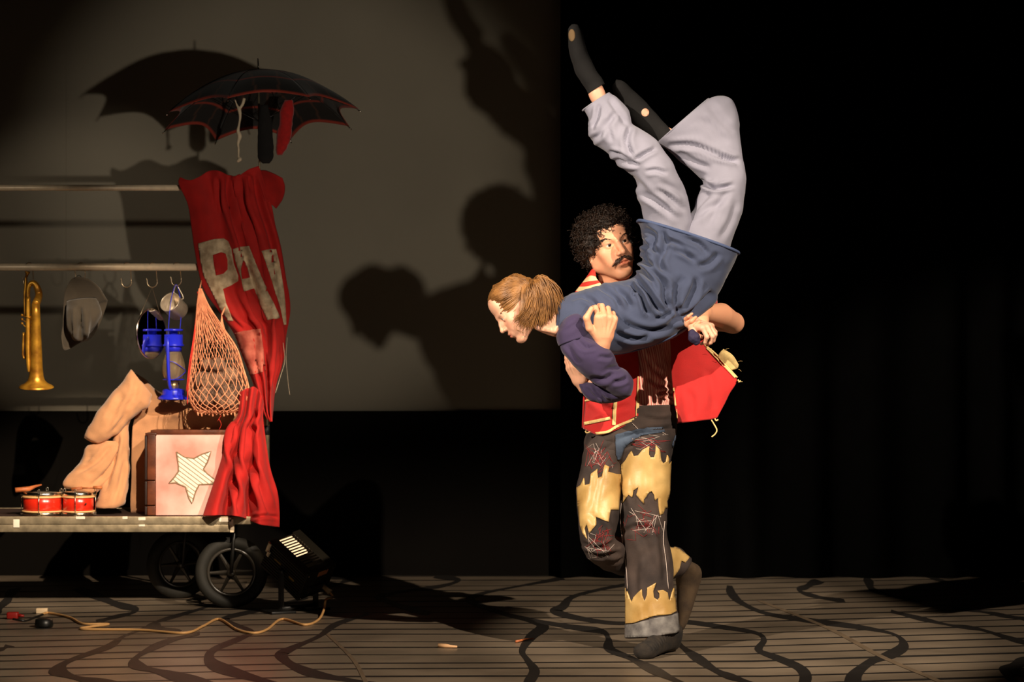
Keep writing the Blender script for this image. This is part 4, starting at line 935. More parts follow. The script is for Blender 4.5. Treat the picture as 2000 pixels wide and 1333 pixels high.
def eye_mesh(gaze, iris):
    V, Fq = lathe([(0.0122 * math.sin(a), 0.0122 * math.cos(a)) for a in np.linspace(0.001, math.pi - 0.001, 22)], 28)
    g = nrm(gaze); d = (V / np.linalg.norm(V, axis=1)[:, None]) @ g; C = np.ones((len(V), 3)) * np.array(lin((232, 222, 212))[:3])
    C[d > 0.80] = lin(iris)[:3]; C[d > 0.93] = (0.004, 0.004, 0.004); return V, Fq, C
def hand_sdf(S, wrist, M, sc, curls, spread, thumb, wr=0.026, left=False):
    """wrist position, axes M (x thumb side, y along the hand, z back of the hand); curls per finger = three joint angles"""
    def T(p): return wrist + M @ (np.asarray(p, float) * sc)
    S.cap(T((0.0, -0.02, 0)), T((0.0, 0.02, 0)), wr * sc, 0.027 * sc, 0.012, flat=M[:, 2], fs=0.72)
    for x0, x1 in ((0.020, 0.030), (0.0, 0.008), (-0.018, -0.026)):
        S.cap(T((x0 * 0.8, 0.02, 0)), T((x1, 0.082, 0.001)), 0.019 * sc, 0.0135 * sc, 0.014, flat=M[:, 2], fs=0.85)
    base = [(0.030, 0.084, 0.002), (0.010, 0.090, 0.004), (-0.010, 0.086, 0.003), (-0.028, 0.077, 0.0)]
    ln = [(0.042, 0.026, 0.022), (0.046, 0.030, 0.023), (0.042, 0.028, 0.022), (0.033, 0.021, 0.019)]
    for k in range(4):
        p = np.array(base[k]); a = 0.0; sp = spread[k]; r = [0.0105, 0.0095, 0.0085, 0.0070]
        if k == 3: r = [q * 0.86 for q in r]
        S.cap(T(p - [0, 0.025, 0.002]), T(p), 0.010 * sc, r[0] * 1.08 * sc, 0.008)
        for j in range(3):
            a += curls[k][j]; q = p + ln[k][j] * np.array([math.sin(sp) * math.cos(a), math.cos(sp) * math.cos(a), -math.sin(a)])
            S.cap(T(p), T(q), r[j] * sc, r[j + 1] * sc, 0.0035); p = q
    b = np.array([0.024, 0.018, -0.006]); S.ell(T((0.024, 0.034, -0.010)), np.array([0.017, 0.028, 0.015]) * sc, M, 0.012)
    pts = [b] + [np.array(q) for q in thumb]; rr = [0.0145, 0.0125, 0.0110, 0.0085]
    for i in range(3): S.cap(T(pts[i]), T(pts[i + 1]), rr[i] * sc, rr[i + 1] * sc, 0.006)

# ================================================================ THE MAN
YM = 9.44
man = empty('person', (0.57, 9.44, 0), 'person with dark curls and moustache in red jacket and flame-patched trousers, lifting the other', 'person')
HS = 1.10; fw = np.array([math.sin(math.radians(21)), -math.cos(math.radians(21)), 0.07])
HM = frame(fw, (-math.sin(math.radians(17)), 0, math.cos(math.radians(17))))
HC = P(1203, 475.5, 9.47) - HM @ np.array([0, 0.074, 0.0045]) * HS
hw = lambda p: HC + HM @ (np.asarray(p, float).T * HS).reshape(3, -1) if False else HC + (np.asarray(p, float) * HS) @ HM.T
nb = P(1207, 585, 9.58); nl_ = (HM.T @ (nb - HC)) / HS
V, Fq, C = head_mesh(1.0, False, [(np.array([0, -0.03, -0.05]), 0.050), (np.array([0, -0.025, -0.10]) * 0.6 + nl_ * 0.4, 0.051), (nl_, 0.060)])
bodyparts = [(hw(V), Fq)]; cols = [C]
# hidden trunk and limbs under the clothes
S = Sdf((0.10, 9.10, 0.0), (1.02, 10.05, 1.52), 0.009)
sp_ = P(1255, 830, 9.52); ch = P(1228, 660, 9.58)
S.cap(sp_, P(1245, 740, 9.55), 0.10, 0.10, 0.04, flat=(0, 1, 0), fs=0.75); S.cap(P(1245, 740, 9.55), ch, 0.10, 0.13, 0.04, flat=(0, 1, 0), fs=0.7)
S.cap(P(1165, 608, 9.60), P(1290, 606, 9.62), 0.055, 0.055, 0.05); S.cap(nb, P(1215, 640, 9.58), 0.05, 0.08, 0.05)
S.chain([(P(1276, 840, 9.50), 0.058), (P(1262, 1030, 9.43), 0.045), (P(1276, 1235, 9.45), 0.040)], 0.03)
S.chain([(P(1188, 850, 9.50), 0.05), (P(1164, 1050, 9.41), 0.034), (P(1322, 1105, 9.80), 0.03)], 0.03)
S.chain([(P(1158, 612, 9.60), 0.05), (P(1168, 752, 9.50), 0.040), (P(1176, 690, 9.26), 0.032)], 0.02)
S.chain([(P(1298, 610, 9.62), 0.05), (P(1375, 628, 9.63), 0.043)], 0.02)
v2, f2 = S.mesh(1); bodyparts.append((v2, f2)); cols.append(np.ones((len(v2), 3)))
# left forearm and hand (on the right of the frame)
S = Sdf(P(1320, 700, 9.1) - [0, 0, 0], P(1475, 555, 9.1) + [0.02, 0.60, 0.02], 0.0026)
S.cap(P(1360, 625, 9.64), P(1430, 631, 9.57), 0.043, 0.036, 0.03)
S.cap(P(1434, 631, 9.56), P(1408, 616, 9.44), 0.037, 0.048, 0.03); S.cap(P(1408, 616, 9.44), P(1371, 612, 9.25), 0.048, 0.029, 0.0)
ydir = nrm(P(1345, 640, 9.17) - P(1375, 608, 9.25)); HMl = frame(ydir, (0, 0, 1)); zb = nrm(np.array([0.35, 0.9, 0.35])); zb = nrm(zb - ydir * (zb @ ydir)); xth = np.cross(ydir, zb)
ML = np.stack([xth, ydir, zb], 1)
hand_sdf(S, P(1371, 612, 9.245), ML, 1.0, [(0.5, 0.9, 0.5), (0.6, 1.0, 0.6), (0.6, 1.0, 0.6), (0.6, 0.9, 0.5)], (0.1, 0.03, -0.03, -0.1), [(0.042, 0.05, -0.016), (0.046, 0.078, -0.026), (0.040, 0.100, -0.036)])
v2, f2 = S.mesh(5); bodyparts.append((v2, f2)); cols.append(np.ones((len(v2), 3)))
# right hand holding the other dancer
S = Sdf(P(1120, 740, 9.0), P(1235, 585, 9.0) + [0, 0.45, 0], 0.0023)
S.chain([(P(1158, 748, 9.38), 0.038), (P(1166, 696, 9.26), 0.032), (P(1177, 668, 9.105), 0.025)], 0.012)
yd = nrm(P(1186, 620, 9.07) - P(1178, 676, 9.105)); zd = nrm(np.array([0.25, -0.95, 0.1])); zd = nrm(zd - yd * (zd @ yd)); xd = np.cross(yd, zd); xd = xd if xd[0] < 0 else -xd
MR = np.stack([xd, yd, zd], 1)
hand_sdf(S, P(1178, 667, 9.10), MR, 1.12, [(1.0, 0.9, 0.4), (1.05, 0.8, 0.4), (1.1, 0.8, 0.4), (1.15, 0.8, 0.4)], (0.12, 0.03, -0.06, -0.16), [(0.054, 0.045, 0.000), (0.070, 0.080, 0.002), (0.056, 0.112, -0.002)])
for k, xk in enumerate((0.018, 0.004, -0.010, -0.022)):      # tendons on the back of the hand
    S.cap(P(1178, 667, 9.10) + MR @ np.array([xk * 0.5, 0.02, 0.0165]) * 1.12, P(1178, 667, 9.10) + MR @ np.array([xk * 1.4, 0.082, 0.010]) * 1.12, 0.003, 0.004, 0.006)
v2, f2 = S.mesh(2); bodyparts.append((v2, f2)); cols.append(np.ones((len(v2), 3)))
C = np.vstack(cols) * np.array(lin((232, 166, 130))[:3])
mk('body', join(bodyparts), m_skin_m, man, colors=C)
for s in (-1, 1):
    V, Fq, C = eye_mesh((0.05 * 1 - 0.12, 1.0, 0.05), (58, 34, 20)); mk('eyeball', (hw(V + np.array([s * 0.031, 0.0735, 0.004])), Fq), m_eye, man, colors=C)
m_teeth = mat('teeth', (235, 220, 200), rough=0.3)
V, Fq = box((0, 0.0885, -0.0650), (0.020, 0.006, 0.0055), bev=0.002); mk('teeth', (hw(V), Fq), m_teeth, man)
# hair: dark mass under a coat of curls
m_hair = mat('dark_curly_hair', (40, 25, 16), rough=0.5, rgb2=(20, 13, 9), vscale=60, spec=0.3)
S = Sdf((-0.13, -0.15, -0.10), (0.13, 0.12, 0.17), 0.004)
S.ell((0, -0.020, 0.052), (0.094, 0.106, 0.086), None, 0.02); S.ell((0, -0.045, 0.0), (0.090, 0.075, 0.085), None, 0.03)
for s in (-1, 1): S.ell((s * 0.082, -0.012, 0.012), (0.020, 0.050, 0.056), None, 0.02)
S.ell((0, 0.050, 0.088), (0.062, 0.050, 0.030), None, 0.02)
S.ell((0.0, 0.125, -0.005), (0.074, 0.090, 0.078), None, 0.012, 'sub')
for s in (-1, 1): S.ell((s * 0.09, 0.012, -0.035), (0.024, 0.024, 0.026), None, 0.008, 'sub')
V, Fq = S.mesh(1); N = normals(V, Fq); V = V + N * (0.005 * vnoise(V, 60) + 0.003 * vnoise(V, 120))[:, None]
hb = hw(V); parts = [(hb, Fq)]
rr = np.random.RandomState(11); idx = rr.choice(len(V), 1100, replace=False); Nw = N @ HM.T
for k, i in enumerate(idx):
    if V[i][1] > 0.02 and V[i][2] < 0.012: continue
    if N[i][1] < -0.75 and rr.rand() < 0.5: continue
    p0 = hb[i]; n0 = nrm(Nw[i] + 0.5 * rr.randn(3)); t1 = nrm(np.cross(n0, rr.randn(3))); t2 = np.cross(n0, t1)
    R = 0.0045 + 0.006 * rr.rand(); turns = 1.0 + 1.1 * rr.rand(); ln = 0.008 + 0.024 * rr.rand(); m = int(9 * turns) + 3
    a = np.linspace(0, turns * 2 * math.pi, m); r_ = R * (1.0 - 0.25 * np.linspace(0, 1, m)); dr = nrm(0.8 * n0 + 0.5 * rr.randn(3))
    pts = p0 + np.outer(np.linspace(-0.1, 1, m) * ln, dr) + np.outer(r_ * np.cos(a), t1) + np.outer(r_ * np.sin(a), t2)
    parts.append(tube(pts, np.linspace(0.0021, 0.0011, m), 4, cap=False))
for cx, cz, dx in [(0.02,0.070,1),(0.032,0.062,1),(0.010,0.075,-1),(0.040,0.050,1),(-0.028,0.074,-1),(-0.040,0.066,-1),(0.026,0.058,-1)]:   # loose curls on the forehead
    p0 = np.array([cx, 0.082 - 6 * (cx * cx), cz + 0.012]); a = np.linspace(0.5, 6.2, 16)
    pts = np.stack([p0[0] + dx * 0.009 * np.sin(a), np.full(16, p0[1]) + 0.009, p0[2] - 0.0035 * a + 0.007 * np.cos(a)], 1); parts.append(tube(hw(pts), np.linspace(0.0019, 0.0009, 16), 4, cap=False))
mk('curly_hair', join(parts), m_hair, man)
def hairs(paths, n, spread, r0, r1, seed):
    q = np.random.RandomState(seed); out = []
    for k in range(n):
        t = k / max(1, n - 1); o = q.randn(3) * spread
        L = crspline(np.array(paths(t)) + o * np.array([1, 0.5, 1]), 7); out.append(tube(hw(L), np.linspace(r0, r1, 7), 4, cap=False))
    return join(out)
for s in (-1, 1):
    def br(t, s=s):
        x = s * (0.012 + 0.036 * t); z = 0.0215 + 0.006 * math.sin(t * 2.6) ; y = 0.0915 - 9.0 * (abs(x) - 0.008) ** 2
        return [(x, y, z - 0.003), (x + s * 0.006, y - 0.001, z + 0.001), (x + s * 0.013, y - 0.004, z + 0.002)]
    mk('eyebrow', hairs(br, 70, 0.0011, 0.0013, 0.0005, 3 + s), m_hair, man)
m_must = mat('moustache_hair', (70, 42, 26), rough=0.45, rgb2=(40, 24, 15), vscale=60)
for s in (-1, 1):
    def mo_(t, s=s):
        x = s * (0.002 + 0.024 * t); zt = -0.0475 - 0.006 * t; y = 0.1035 - 10 * x * x
        return [(x, y - 0.002, zt), (x + s * 0.008, y + 0.001, zt - 0.007), (x + s * (0.013 + 0.006 * t), y - 0.005 - 0.004 * t, zt - 0.013 - 0.005 * t)]
    mk('moustache', hairs(mo_, 130, 0.0016, 0.0014, 0.0005, 13 + s), m_must, man)
mk('earring', tube(hw(np.array([[0.082 + 0.0, -0.004 + 0.004 * math.cos(t), -0.045 + 0.005 * math.sin(t)] for t in np.linspace(0, 2 * math.pi, 14, endpoint=False)])), 0.0012, 6, closed=True), m_chrome, man)

# ---------------- clothes of the man
m_shirt = mat('striped_shirt_cloth', (255, 255, 255), rough=0.85, attr='tint', bump=0.15, bscale=400)
m_jak = mat('red_jacket_felt', (196, 26, 24), rough=0.8, var=0.10, vscale=20, bump=0.2, bscale=450, sheen=0.2)
m_trim = mat('raw_cream_trim', (238, 206, 138), rough=0.8, var=0.15, vscale=60, bump=0.2, bscale=400)
m_jean = mat('black_brown_denim', (72, 58, 52), rough=0.85, rgb2=(36, 28, 27), vscale=9, bump=0.25, bscale=420)
m_gold = mat('gold_leather', (212, 176, 112), rough=0.42, rgb2=(168, 130, 70), vscale=7, bump=0.1, bscale=120)
m_cuff = mat('grey_canvas_cuff', (132, 128, 124), rough=0.85, rgb2=(84, 80, 80), vscale=22, bump=0.2, bscale=200)
m_deni = mat('blue_denim_patch', (74, 88, 108), rough=0.85, rgb2=(40, 50, 68), vscale=18, bump=0.2, bscale=400)
m_thrw = mat('white_stitching', (214, 196, 186), rough=0.7); m_thrr = mat('red_stitching', (140, 34, 36), rough=0.7)
G = loft([(1160,590,1290,588,9.62,.075),(1150,610,1305,608,9.60,.11),(1160,660,1308,655,9.58,.125),(1180,720,1314,718,9.56,.12),(1188,770,1320,768,9.54,.115),(1190,802,1322,800,9.53,.115)], 60, 240)
V, Fq = garment(G, [([(1255,690),(1275,720),(1300,738)], 4, 4), ([(1280,770),(1300,766),(1316,772)], 3, 5), ([(1285,780),(1305,776),(1318,782)], 3, 4), ([(1262,735),(1285,752),(1315,756)], 4, 4)], .004, 18, .004, 2.0)
ring = np.arange(240); wv = (ring * 90 / 240.0) % 1.0; st = np.where(wv < 0.34, 0, 1)
c0 = np.array(lin((206, 48, 46))[:3]); c1 = np.array(lin((252, 214, 196))[:3]); cc = np.where(st[:, None] == 0, c0, c1); C = np.tile(cc, (60, 1))
mk('striped_shirt', (V, Fq), m_shirt, man, colors=np.vstack([C, C]))
# trousers
tp = loft([(1186,792,1322,790,9.53,.118),(1168,815,1322,814,9.53,.12),(1146,845,1321,846,9.52,.125),(1140,872,1316,872,9.515,.12),(1142,892,1312,892,9.51,.105),(1160,905,1300,905,9.51,.08)], 36, 60)
ts = loft([(1212,840,1321,838,9.49,.10),(1213,870,1318,866,9.48,.105),(1214,893,1312,893,9.47,.10),(1210,945,1308,945,9.455,.095),(1209,996,1304,1008,9.44,.088),(1217,1048,1300,1042,9.435,.082),(1222,1100,1311,1088,9.44,.085),(1223,1151,1317,1151,9.44,.09),(1222,1200,1323,1200,9.44,.098),(1221,1247,1326,1234,9.43,.104)], 110, 64)
tb = loft([(1144,850,1222,846,9.51,.09),(1136,908,1216,905,9.47,.092),(1127,960,1211,962,9.43,.088),(1129,1015,1208,1010,9.395,.08),(1133,1050,1204,1035,9.38,.074),(1143,1082,1204,1052,9.385,.07),(1168,1106,1220,1062,9.43,.064),(1215,1126,1248,1070,9.56,.058),(1265,1134,1285,1072,9.68,.056),(1308,1132,1322,1070,9.78,.058),(1322,1128,1350,1090,9.81,.062)], 110, 56)
fo_s = [([(1225,905),(1215,950),(1222,1000)], 5, 3), ([(1240,1020),(1260,1060),(1270,1110)], 8, 4), ([(1290,1030),(1296,1090),(1300,1150)], 6, 3), ([(1250,1080),(1240,1130),(1246,1180)], 7, 3.5), ([(1212,1042),(1245,1030),(1290,1036)], 5, 4), ([(1230,930),(1236,970),(1240,1000)], 4, 2), ([(1262,910),(1266,960),(1270,990)], 4, 2), ([(1262,1180),(1266,1215),(1264,1240)], 5, 3)]
fo_b = [([(1136,1060),(1165,1072),(1200,1060)], 4, 6), ([(1145,1080),(1175,1086),(1215,1080)], 4, 6), ([(1150,1000),(1175,1030),(1190,1050)], 6, 4), ([(1170,900),(1165,950),(1150,1010)], 6, 3), ([(1180,1095),(1200,1098),(1220,1090)], 3, 4), ([(1150,870),(1175,880),(1205,870)], 5, 4)]
fo_p = [([(1200,862),(1250,846),(1310,838)], 5, 6), ([(1215,876),(1260,862),(1300,868)], 4, 4), ([(1255,815),(1285,822),(1315,818)], 4, 3), ([(1150,862),(1180,870),(1205,860)], 4, 4)]
gp, gs, gb = garment(tp, fo_p, .004, 16, .004, 1.0), garment(ts, fo_s, .005, 14, .004, 4.0), garment(tb, fo_b, .005, 16, .004, 6.0)
tro = mk('trousers', join([gp, gs, gb]), m_jean, man)
TT = bvh(join([gp, gs, gb])); TS = bvh(gs); TB = bvh(gb)
c7 = lambda L: [(1080 + x * 0.3676, 820 + y * 0.3676) for x, y in L]
c9 = lambda L: [(1200 + x * 0.1575, 1100 + y * 0.1575) for x, y in L]
fl1 = c7([(372,205),(400,196),(420,168),(432,196),(455,190),(478,160),(512,142),(510,185),(518,200),(536,200),(543,180),(545,138),(565,160),(572,215),(582,232),(597,225),(604,188),(612,205),(612,240),(624,222),(620,300),(616,420),(600,432),(606,470),(592,470),(582,500),(566,508),(560,470),(556,415),(540,430),(535,400),(524,380),(500,395),(484,425),(486,450),(462,425),(444,400),(455,358),(432,376),(420,415),(402,400),(374,444),(380,405),(366,370),(360,300)])
mk('flame_patch', patch(TS, fl1, .005, .004, 5), m_gold, tro)
fl2 = c7([(130,362),(150,350),(168,312),(172,350),(198,345),(205,290),(236,262),(240,312),(262,305),(275,242),(298,252),(290,278),(330,290),(356,290),(352,400),(345,480),(304,480),(292,545),(262,532),(232,515),(228,560),(195,605),(182,555),(170,580),(184,638),(162,605),(148,560),(138,480)])
mk('flame_patch', patch(TB, fl2, .005, .004, 5), m_gold, tro)
fl3 = c9([(146,312),(152,440),(165,352),(215,490),(250,420),(340,330),(345,400),(375,470),(400,400),(405,310),(515,245),(480,350),(490,430),(530,460),(555,430),(555,380),(530,345),(600,335),(650,370),(672,470),(682,455),(725,310),(745,370),(758,600),(690,640),(490,660),(250,745),(146,755)])
mk('flame_patch', patch(TS, fl3, .005, .004, 3.5), m_gold, tro)
fl4 = [(1308,1066),(1326,1074),(1346,1090),(1338,1100),(1330,1096),(1326,1112),(1314,1128),(1308,1124)]
mk('flame_patch', patch(TB, fl4, .005, .004, 4), m_gold, tro)
cuf = c9([(146,768),(250,757),(480,692),(700,652),(770,622),(790,838),(755,868),(450,918),(146,928)])
mk('grey_cuff', patch(TS, cuf, .007, .005, 5), m_cuff, tro)
mk('denim_patch', patch(TT, c7([(332,82),(400,62),(470,45),(540,38),(582,36),(592,66),(560,72),(470,86),(410,118),(380,150),(358,212),(338,214)]), .005, .003, 5), m_deni, tro)
mk('denim_patch', patch(TT, [(1312,868),(1318,850),(1318,880),(1313,896)], .005, .003, 5), m_deni, tro)
def zig(T, box_, n, col, name, seed, r=0.0008):
    q = np.random.RandomState(seed); u0, v0, u1, v1 = box_; parts = []
    for k in range(n):
        p = np.array([q.uniform(u0, u1), q.uniform(v0, v1)]); L = [p]
        for j in range(q.randint(2, 5)):
            p = 0.35 * p + 0.65 * np.array([q.uniform(u0, u1), q.uniform(v0, v1)]); L.append(p)
        t = thread(T, L, r)
        if t: parts.append(t)
    if parts: mk(name, join(parts), col, tro)
zig(TS, (1214,980,1296,1060), 5, m_thrw, 'white_stitching', 1); zig(TS, (1213,985,1290,1066), 9, m_thrr, 'red_stitching', 2)
zig(TB, (1142,860,1200,930), 7, m_thrw, 'white_stitching', 3, 0.0006); zig(TB, (1140,860,1205,940), 12, m_thrr, 'red_stitching', 4)
zig(TB, (1136,1030,1200,1100), 6, m_thrw, 'white_stitching', 5, 0.0006); zig(TB, (1138,1020,1205,1100), 10, m_thrr, 'red_stitching', 6)
zig(TT, (1215,840,1312,880), 6, m_thrw, 'white_stitching', 7, 0.0006); zig(TT, (1215,850,1312,885), 9, m_thrr, 'red_stitching', 8)
for x in [thread(TS, c7([(365,430),(362,560),(390,780),(398,900)]), 0.0011, .002, 20), thread(TS, c7([(592,540),(585,640),(600,760),(612,900)]), 0.0014, .002, 20), thread(TT, c7([(420,20),(470,60),(560,62),(600,80)]), 0.0012, .002, 20)]:
    if x: mk('seam_stitching', x, m_thrw, tro)
# feet in socks
m_sock = mat('dark_brown_sock', (46, 38, 30), rough=0.95, rgb2=(24, 20, 18), vscale=30, bump=0.3, bscale=300)
m_sock2 = mat('brown_slipper', (88, 70, 50), rough=0.9, rgb2=(60, 46, 34), vscale=20, bump=0.2)
S = Sdf((0.44, 9.12, -0.005), (0.76, 9.62, 0.22), 0.004)
hl = np.array([0.617, 9.47, 0.042]); toe = np.array([0.505, 9.24, 0.027])
S.chain([(P(1290, 1222, 9.45), 0.045), (hl + [0, -0.02, 0.03], 0.046), (hl, 0.040)], 0.02); S.cap(hl, toe, 0.040, 0.030, 0.02, flat=(0, 0, 1), fs=0.9)
S.cap(hl + [-0.03, -0.07, 0.035], toe + [0.015, 0.02, 0.0], 0.036, 0.026, 0.03); S.ell(toe + [0.0, 0.012, 0.0], (0.040, 0.040, 0.026), None, 0.02)
S.half((0, 0, 0.002), (0, 0, -1)); V, Fq = S.mesh(1); N = normals(V, Fq)
V = V + N * (0.0022 * np.sin((V[:, 1] * 0.9 + V[:, 0] * 0.45) * 330) * (V[:, 2] > 0.035) * (N[:, 2] > 0.1))[:, None]; V[:, 2] = np.maximum(V[:, 2], 0.001)
mk('sock', (V, Fq), m_sock, man)
G = loft([(1316,1108,1348,1096,9.80,.042),(1318,1122,1366,1108,9.83,.045),(1321,1145,1370,1128,9.86,.045),(1322,1172,1362,1158,9.87,.042),(1322,1200,1350,1196,9.87,.038),(1322,1222,1338,1226,9.865,.026),(1325,1233,1330,1235,9.86,.006)], 40, 36)
mk('sock', garment(G, lump=.002, th=.003), m_sock2, man)
# jacket
jk = bpy.data.objects.new('jacket', None); COL.objects.link(jk); jk.parent = man; jk.location = Vector(P(1240, 840, 9.5)) - worldloc(man)
def sheet(rows, mu, nv, folds=(), th=.004, lump=0.0, ls=14):
    net = [[P(*q) for q in r] for r in rows]; G = surf(net, mu, nv); V = G.reshape(-1, 3); Fq = gridfaces(mu, nv, False); N = normals(V, Fq)
    if N[:, 1].mean() > 0: G = G[:, ::-1]; V = G.reshape(-1, 3); N = normals(V, Fq)
    if lump: V = V + N * (lump * vnoise(V, ls))[:, None]
    if folds: V = wrinkle(V, N, folds, front=False)
    return solid(V.reshape(mu, nv, 3), th), (V, Fq)
lp, lpo = sheet([[(1150,600,9.50),(1180,596,9.47),(1215,596,9.46),(1240,600,9.47)], [(1146,680,9.50),(1180,680,9.44),(1215,680,9.43),(1245,680,9.43)], [(1147,740,9.50),(1180,740,9.43),(1218,738,9.42),(1249,732,9.42)], [(1143,790,9.50),(1176,790,9.42),(1215,786,9.41),(1249,778,9.42)], [(1138,838,9.50),(1168,850,9.42),(1200,842,9.40),(1246,818,9.41)]], 50, 50, [([(1150,770),(1175,790),(1195,800)], 6, 3), ([(1175,795),(1200,800),(1230,790)], 5, 3)], lump=.003)
mk('front_panel', lp, m_jak, jk); TL = bvh(lpo)
rp, rpo = sheet([[(1308,640,9.47),(1325,636,9.46),(1350,640,9.46),(1368,656,9.45),(1378,676,9.44)], [(1310,690,9.46),(1332,690,9.44),(1362,692,9.43),(1392,698,9.43),(1410,708,9.42)], [(1312,740,9.44),(1338,738,9.42),(1374,738,9.41),(1410,738,9.41),(1439,740,9.41)], [(1317,785,9.43),(1344,784,9.40),(1374,782,9.39),(1400,780,9.40),(1424,772,9.41)], [(1323,827,9.43),(1344,825,9.39),(1368,822,9.38),(1386,820,9.39),(1401,817,9.40)]], 56, 56, [([(1345,760),(1352,790),(1350,820)], 7, 3), ([(1385,720),(1392,760),(1396,800)], 8, 3)], lump=.003)
mk('front_panel', rp, m_jak, jk); TR = bvh(rpo)
bk, _ = sheet([[(1158,592,9.66),(1190,588,9.72),(1250,588,9.73),(1302,600,9.68)], [(1146,660,9.62),(1190,660,9.74),(1260,660,9.74),(1318,660,9.62)], [(1142,740,9.58),(1190,740,9.73),(1270,740,9.73),(1326,740,9.58)], [(1138,836,9.54),(1190,840,9.70),(1280,836,9.70),(1328,826,9.54)]], 30, 40)
mk('back_panel', bk, m_jak, jk)
def trim(T, pts, wd, name='cream_trim', m=m_trim, off=.005):
    q = crspline(np.array(pts, float), 26); t = np.gradient(q, axis=0); t /= np.linalg.norm(t, axis=1)[:, None]; n = np.stack([-t[:, 1], t[:, 0]], 1)
    poly = np.vstack([q + n * wd / 2, (q - n * wd / 2)[::-1]]); g = patch(T, poly, off, .003, 4)
    if len(g[1]): mk(name, g, m, jk)
c6 = lambda L: [(1080 + x * 0.2, 640 + y * 0.2) for x, y in L]
trim(TL, c6([(612,700),(602,820),(596,955)]), 7); trim(TL, c6([(840,470),(832,650),(824,780),(822,872)]), 6)
trim(TL, c6([(312,940),(430,915),(560,885)]), 6); trim(TL, c6([(312,990),(352,1042),(440,1035),(540,1018),(640,960),(820,888)]), 5); trim(TL, c6([(306,720),(366,710)]), 3)
trim(TR, [(1315,758),(1319,790),(1323,824)], 5); trim(TR, [(1380,680),(1408,708),(1436,738)], 3.5)
def edge(pts, r, m, name): mk(name, tube([P(*p) for p in pts], r, 7, spl=30), m, jk)
edge([(1376,674,9.44),(1398,692,9.425),(1418,714,9.415),(1440,738,9.41)], .0035, m_trim, 'cream_edge')
edge([(1389,820,9.40),(1394,828,9.40),(1400,840,9.39),(1397,848,9.39),(1390,854,9.39)], .0028, m_trim, 'hanging_tie')
for u, v, a in [(1441,742,0.2), (1396,818,0.5), (1143,842,1.2)]: edge([(u,v,9.40),(u+3,v+4,9.40),(u+5+4*a,v+2,9.40)], .003, m_trim, 'frayed_end')
for u, v, du, dv in [(1380,684,10,-3),(1398,698,9,2),(1415,685,9,-4),(1441,707,9,-1),(1442,722,6,4),(1430,712,8,1),(1442,748,8,-2)]: edge([(u,v,9.405),(u+du/2,v+dv/2-1,9.40),(u+du,v+dv,9.40)], .0006, m_trim, 'loose_thread')
tab, _ = sheet([[(1401,697,9.42),(1407,688,9.41),(1413,682,9.41)], [(1414,710,9.415),(1424,700,9.40),(1431,694,9.40)], [(1429,724,9.41),(1440,720,9.40),(1443,713,9.40)]], 14, 12); mk('cream_tab', tab, m_trim, jk)
# striped collar
CM = mat('striped_collar_cloth', (255, 255, 255), rough=0.85, attr='tint', bump=0.1, bscale=400)
def collar(rows, name):
    net = [[P(*q) for q in r] for r in rows]; G = surf(net, 36, 20); 
    if normals(G.reshape(-1, 3), gridfaces(36, 20, False))[:, 1].mean() > 0: G = G[:, ::-1]
    cr_ = np.array(lin((222, 52, 40))[:3]); cw = np.array(lin((250, 212, 158))[:3]); st = [(cr_ if (i * 5 // 36) % 2 == 0 else cw) for i in range(36)]
    st[-3:] = [cw] * 3; C = np.repeat(np.array(st), 20, 0); V, Fq = solid(G, .004); mk(name, (V, Fq), CM, jk, colors=np.vstack([C, C]))
collar([[(1149,536,9.56),(1156,526,9.53),(1161,530,9.50)], [(1142,546,9.56),(1152,541,9.50),(1164,542,9.48)], [(1134,556,9.56),(1149,554,9.48),(1170,550,9.46)], [(1126,566,9.56),(1145,566,9.46),(1174,556,9.45)], [(1118,578,9.55),(1140,580,9.45),(1172,566,9.44)]], 'striped_collar')
collar([[(1236,545,9.50),(1244,540,9.52),(1250,545,9.55)], [(1236,556,9.48),(1246,552,9.50),(1256,556,9.54)], [(1236,570,9.47),(1250,568,9.49),(1265,572,9.54)]], 'striped_collar')
slv, _ = sheet([[(1370,575,9.60),(1385,572,9.58),(1400,578,9.60)], [(1372,590,9.58),(1388,588,9.55),(1402,594,9.58)]], 8, 10); mk('sleeve_end', slv, m_jak, jk)
# ================================================================ THE WOMAN, carried face down with her legs thrown up
wom = empty('person', tuple(P(1250, 690, 9.2)), 'person in a blue tunic and wide grey trousers, carried horizontally with legs thrown up', 'person')
WS = 0.93; px_ = 9.2 / F
fwd = nrm(np.array([-0.748, -0.16, -0.664])); WM = frame(fwd, (-0.664, 0.0, 0.748))
WC = P(1010.5, 601.8, 9.22)
ww = lambda p: WC + (np.asarray(p, float) * WS) @ WM.T
toL = lambda q: (WM.T @ (np.asarray(q) - WC)) / WS
V, Fq, C = head_mesh(1.0, True, [(np.array([0, -0.035, -0.035]), 0.044), (toL(P(1058, 622, 9.22)), 0.043)])
bparts = [(ww(V), Fq)]; cols = [C]
S = Sdf(P(1030, 690, 9.1) - [0, 0.05, 0], P(1130, 570, 9.1) + [0, 0.28, 0], 0.004)
S.chain([(ww(np.array([[0, -0.035, -0.05]]))[0], 0.042), (P(1062, 624, 9.22), 0.042), (P(1086, 630, 9.22), 0.048), (P(1112, 632, 9.22), 0.06)], 0.03)
S.cap(P(1050, 640, 9.165), P(1086, 646, 9.17), 0.012, 0.014, 0.02)
v2, f2 = S.mesh(2); bparts.append((v2, f2)); cols.append(np.ones((len(v2), 3)))
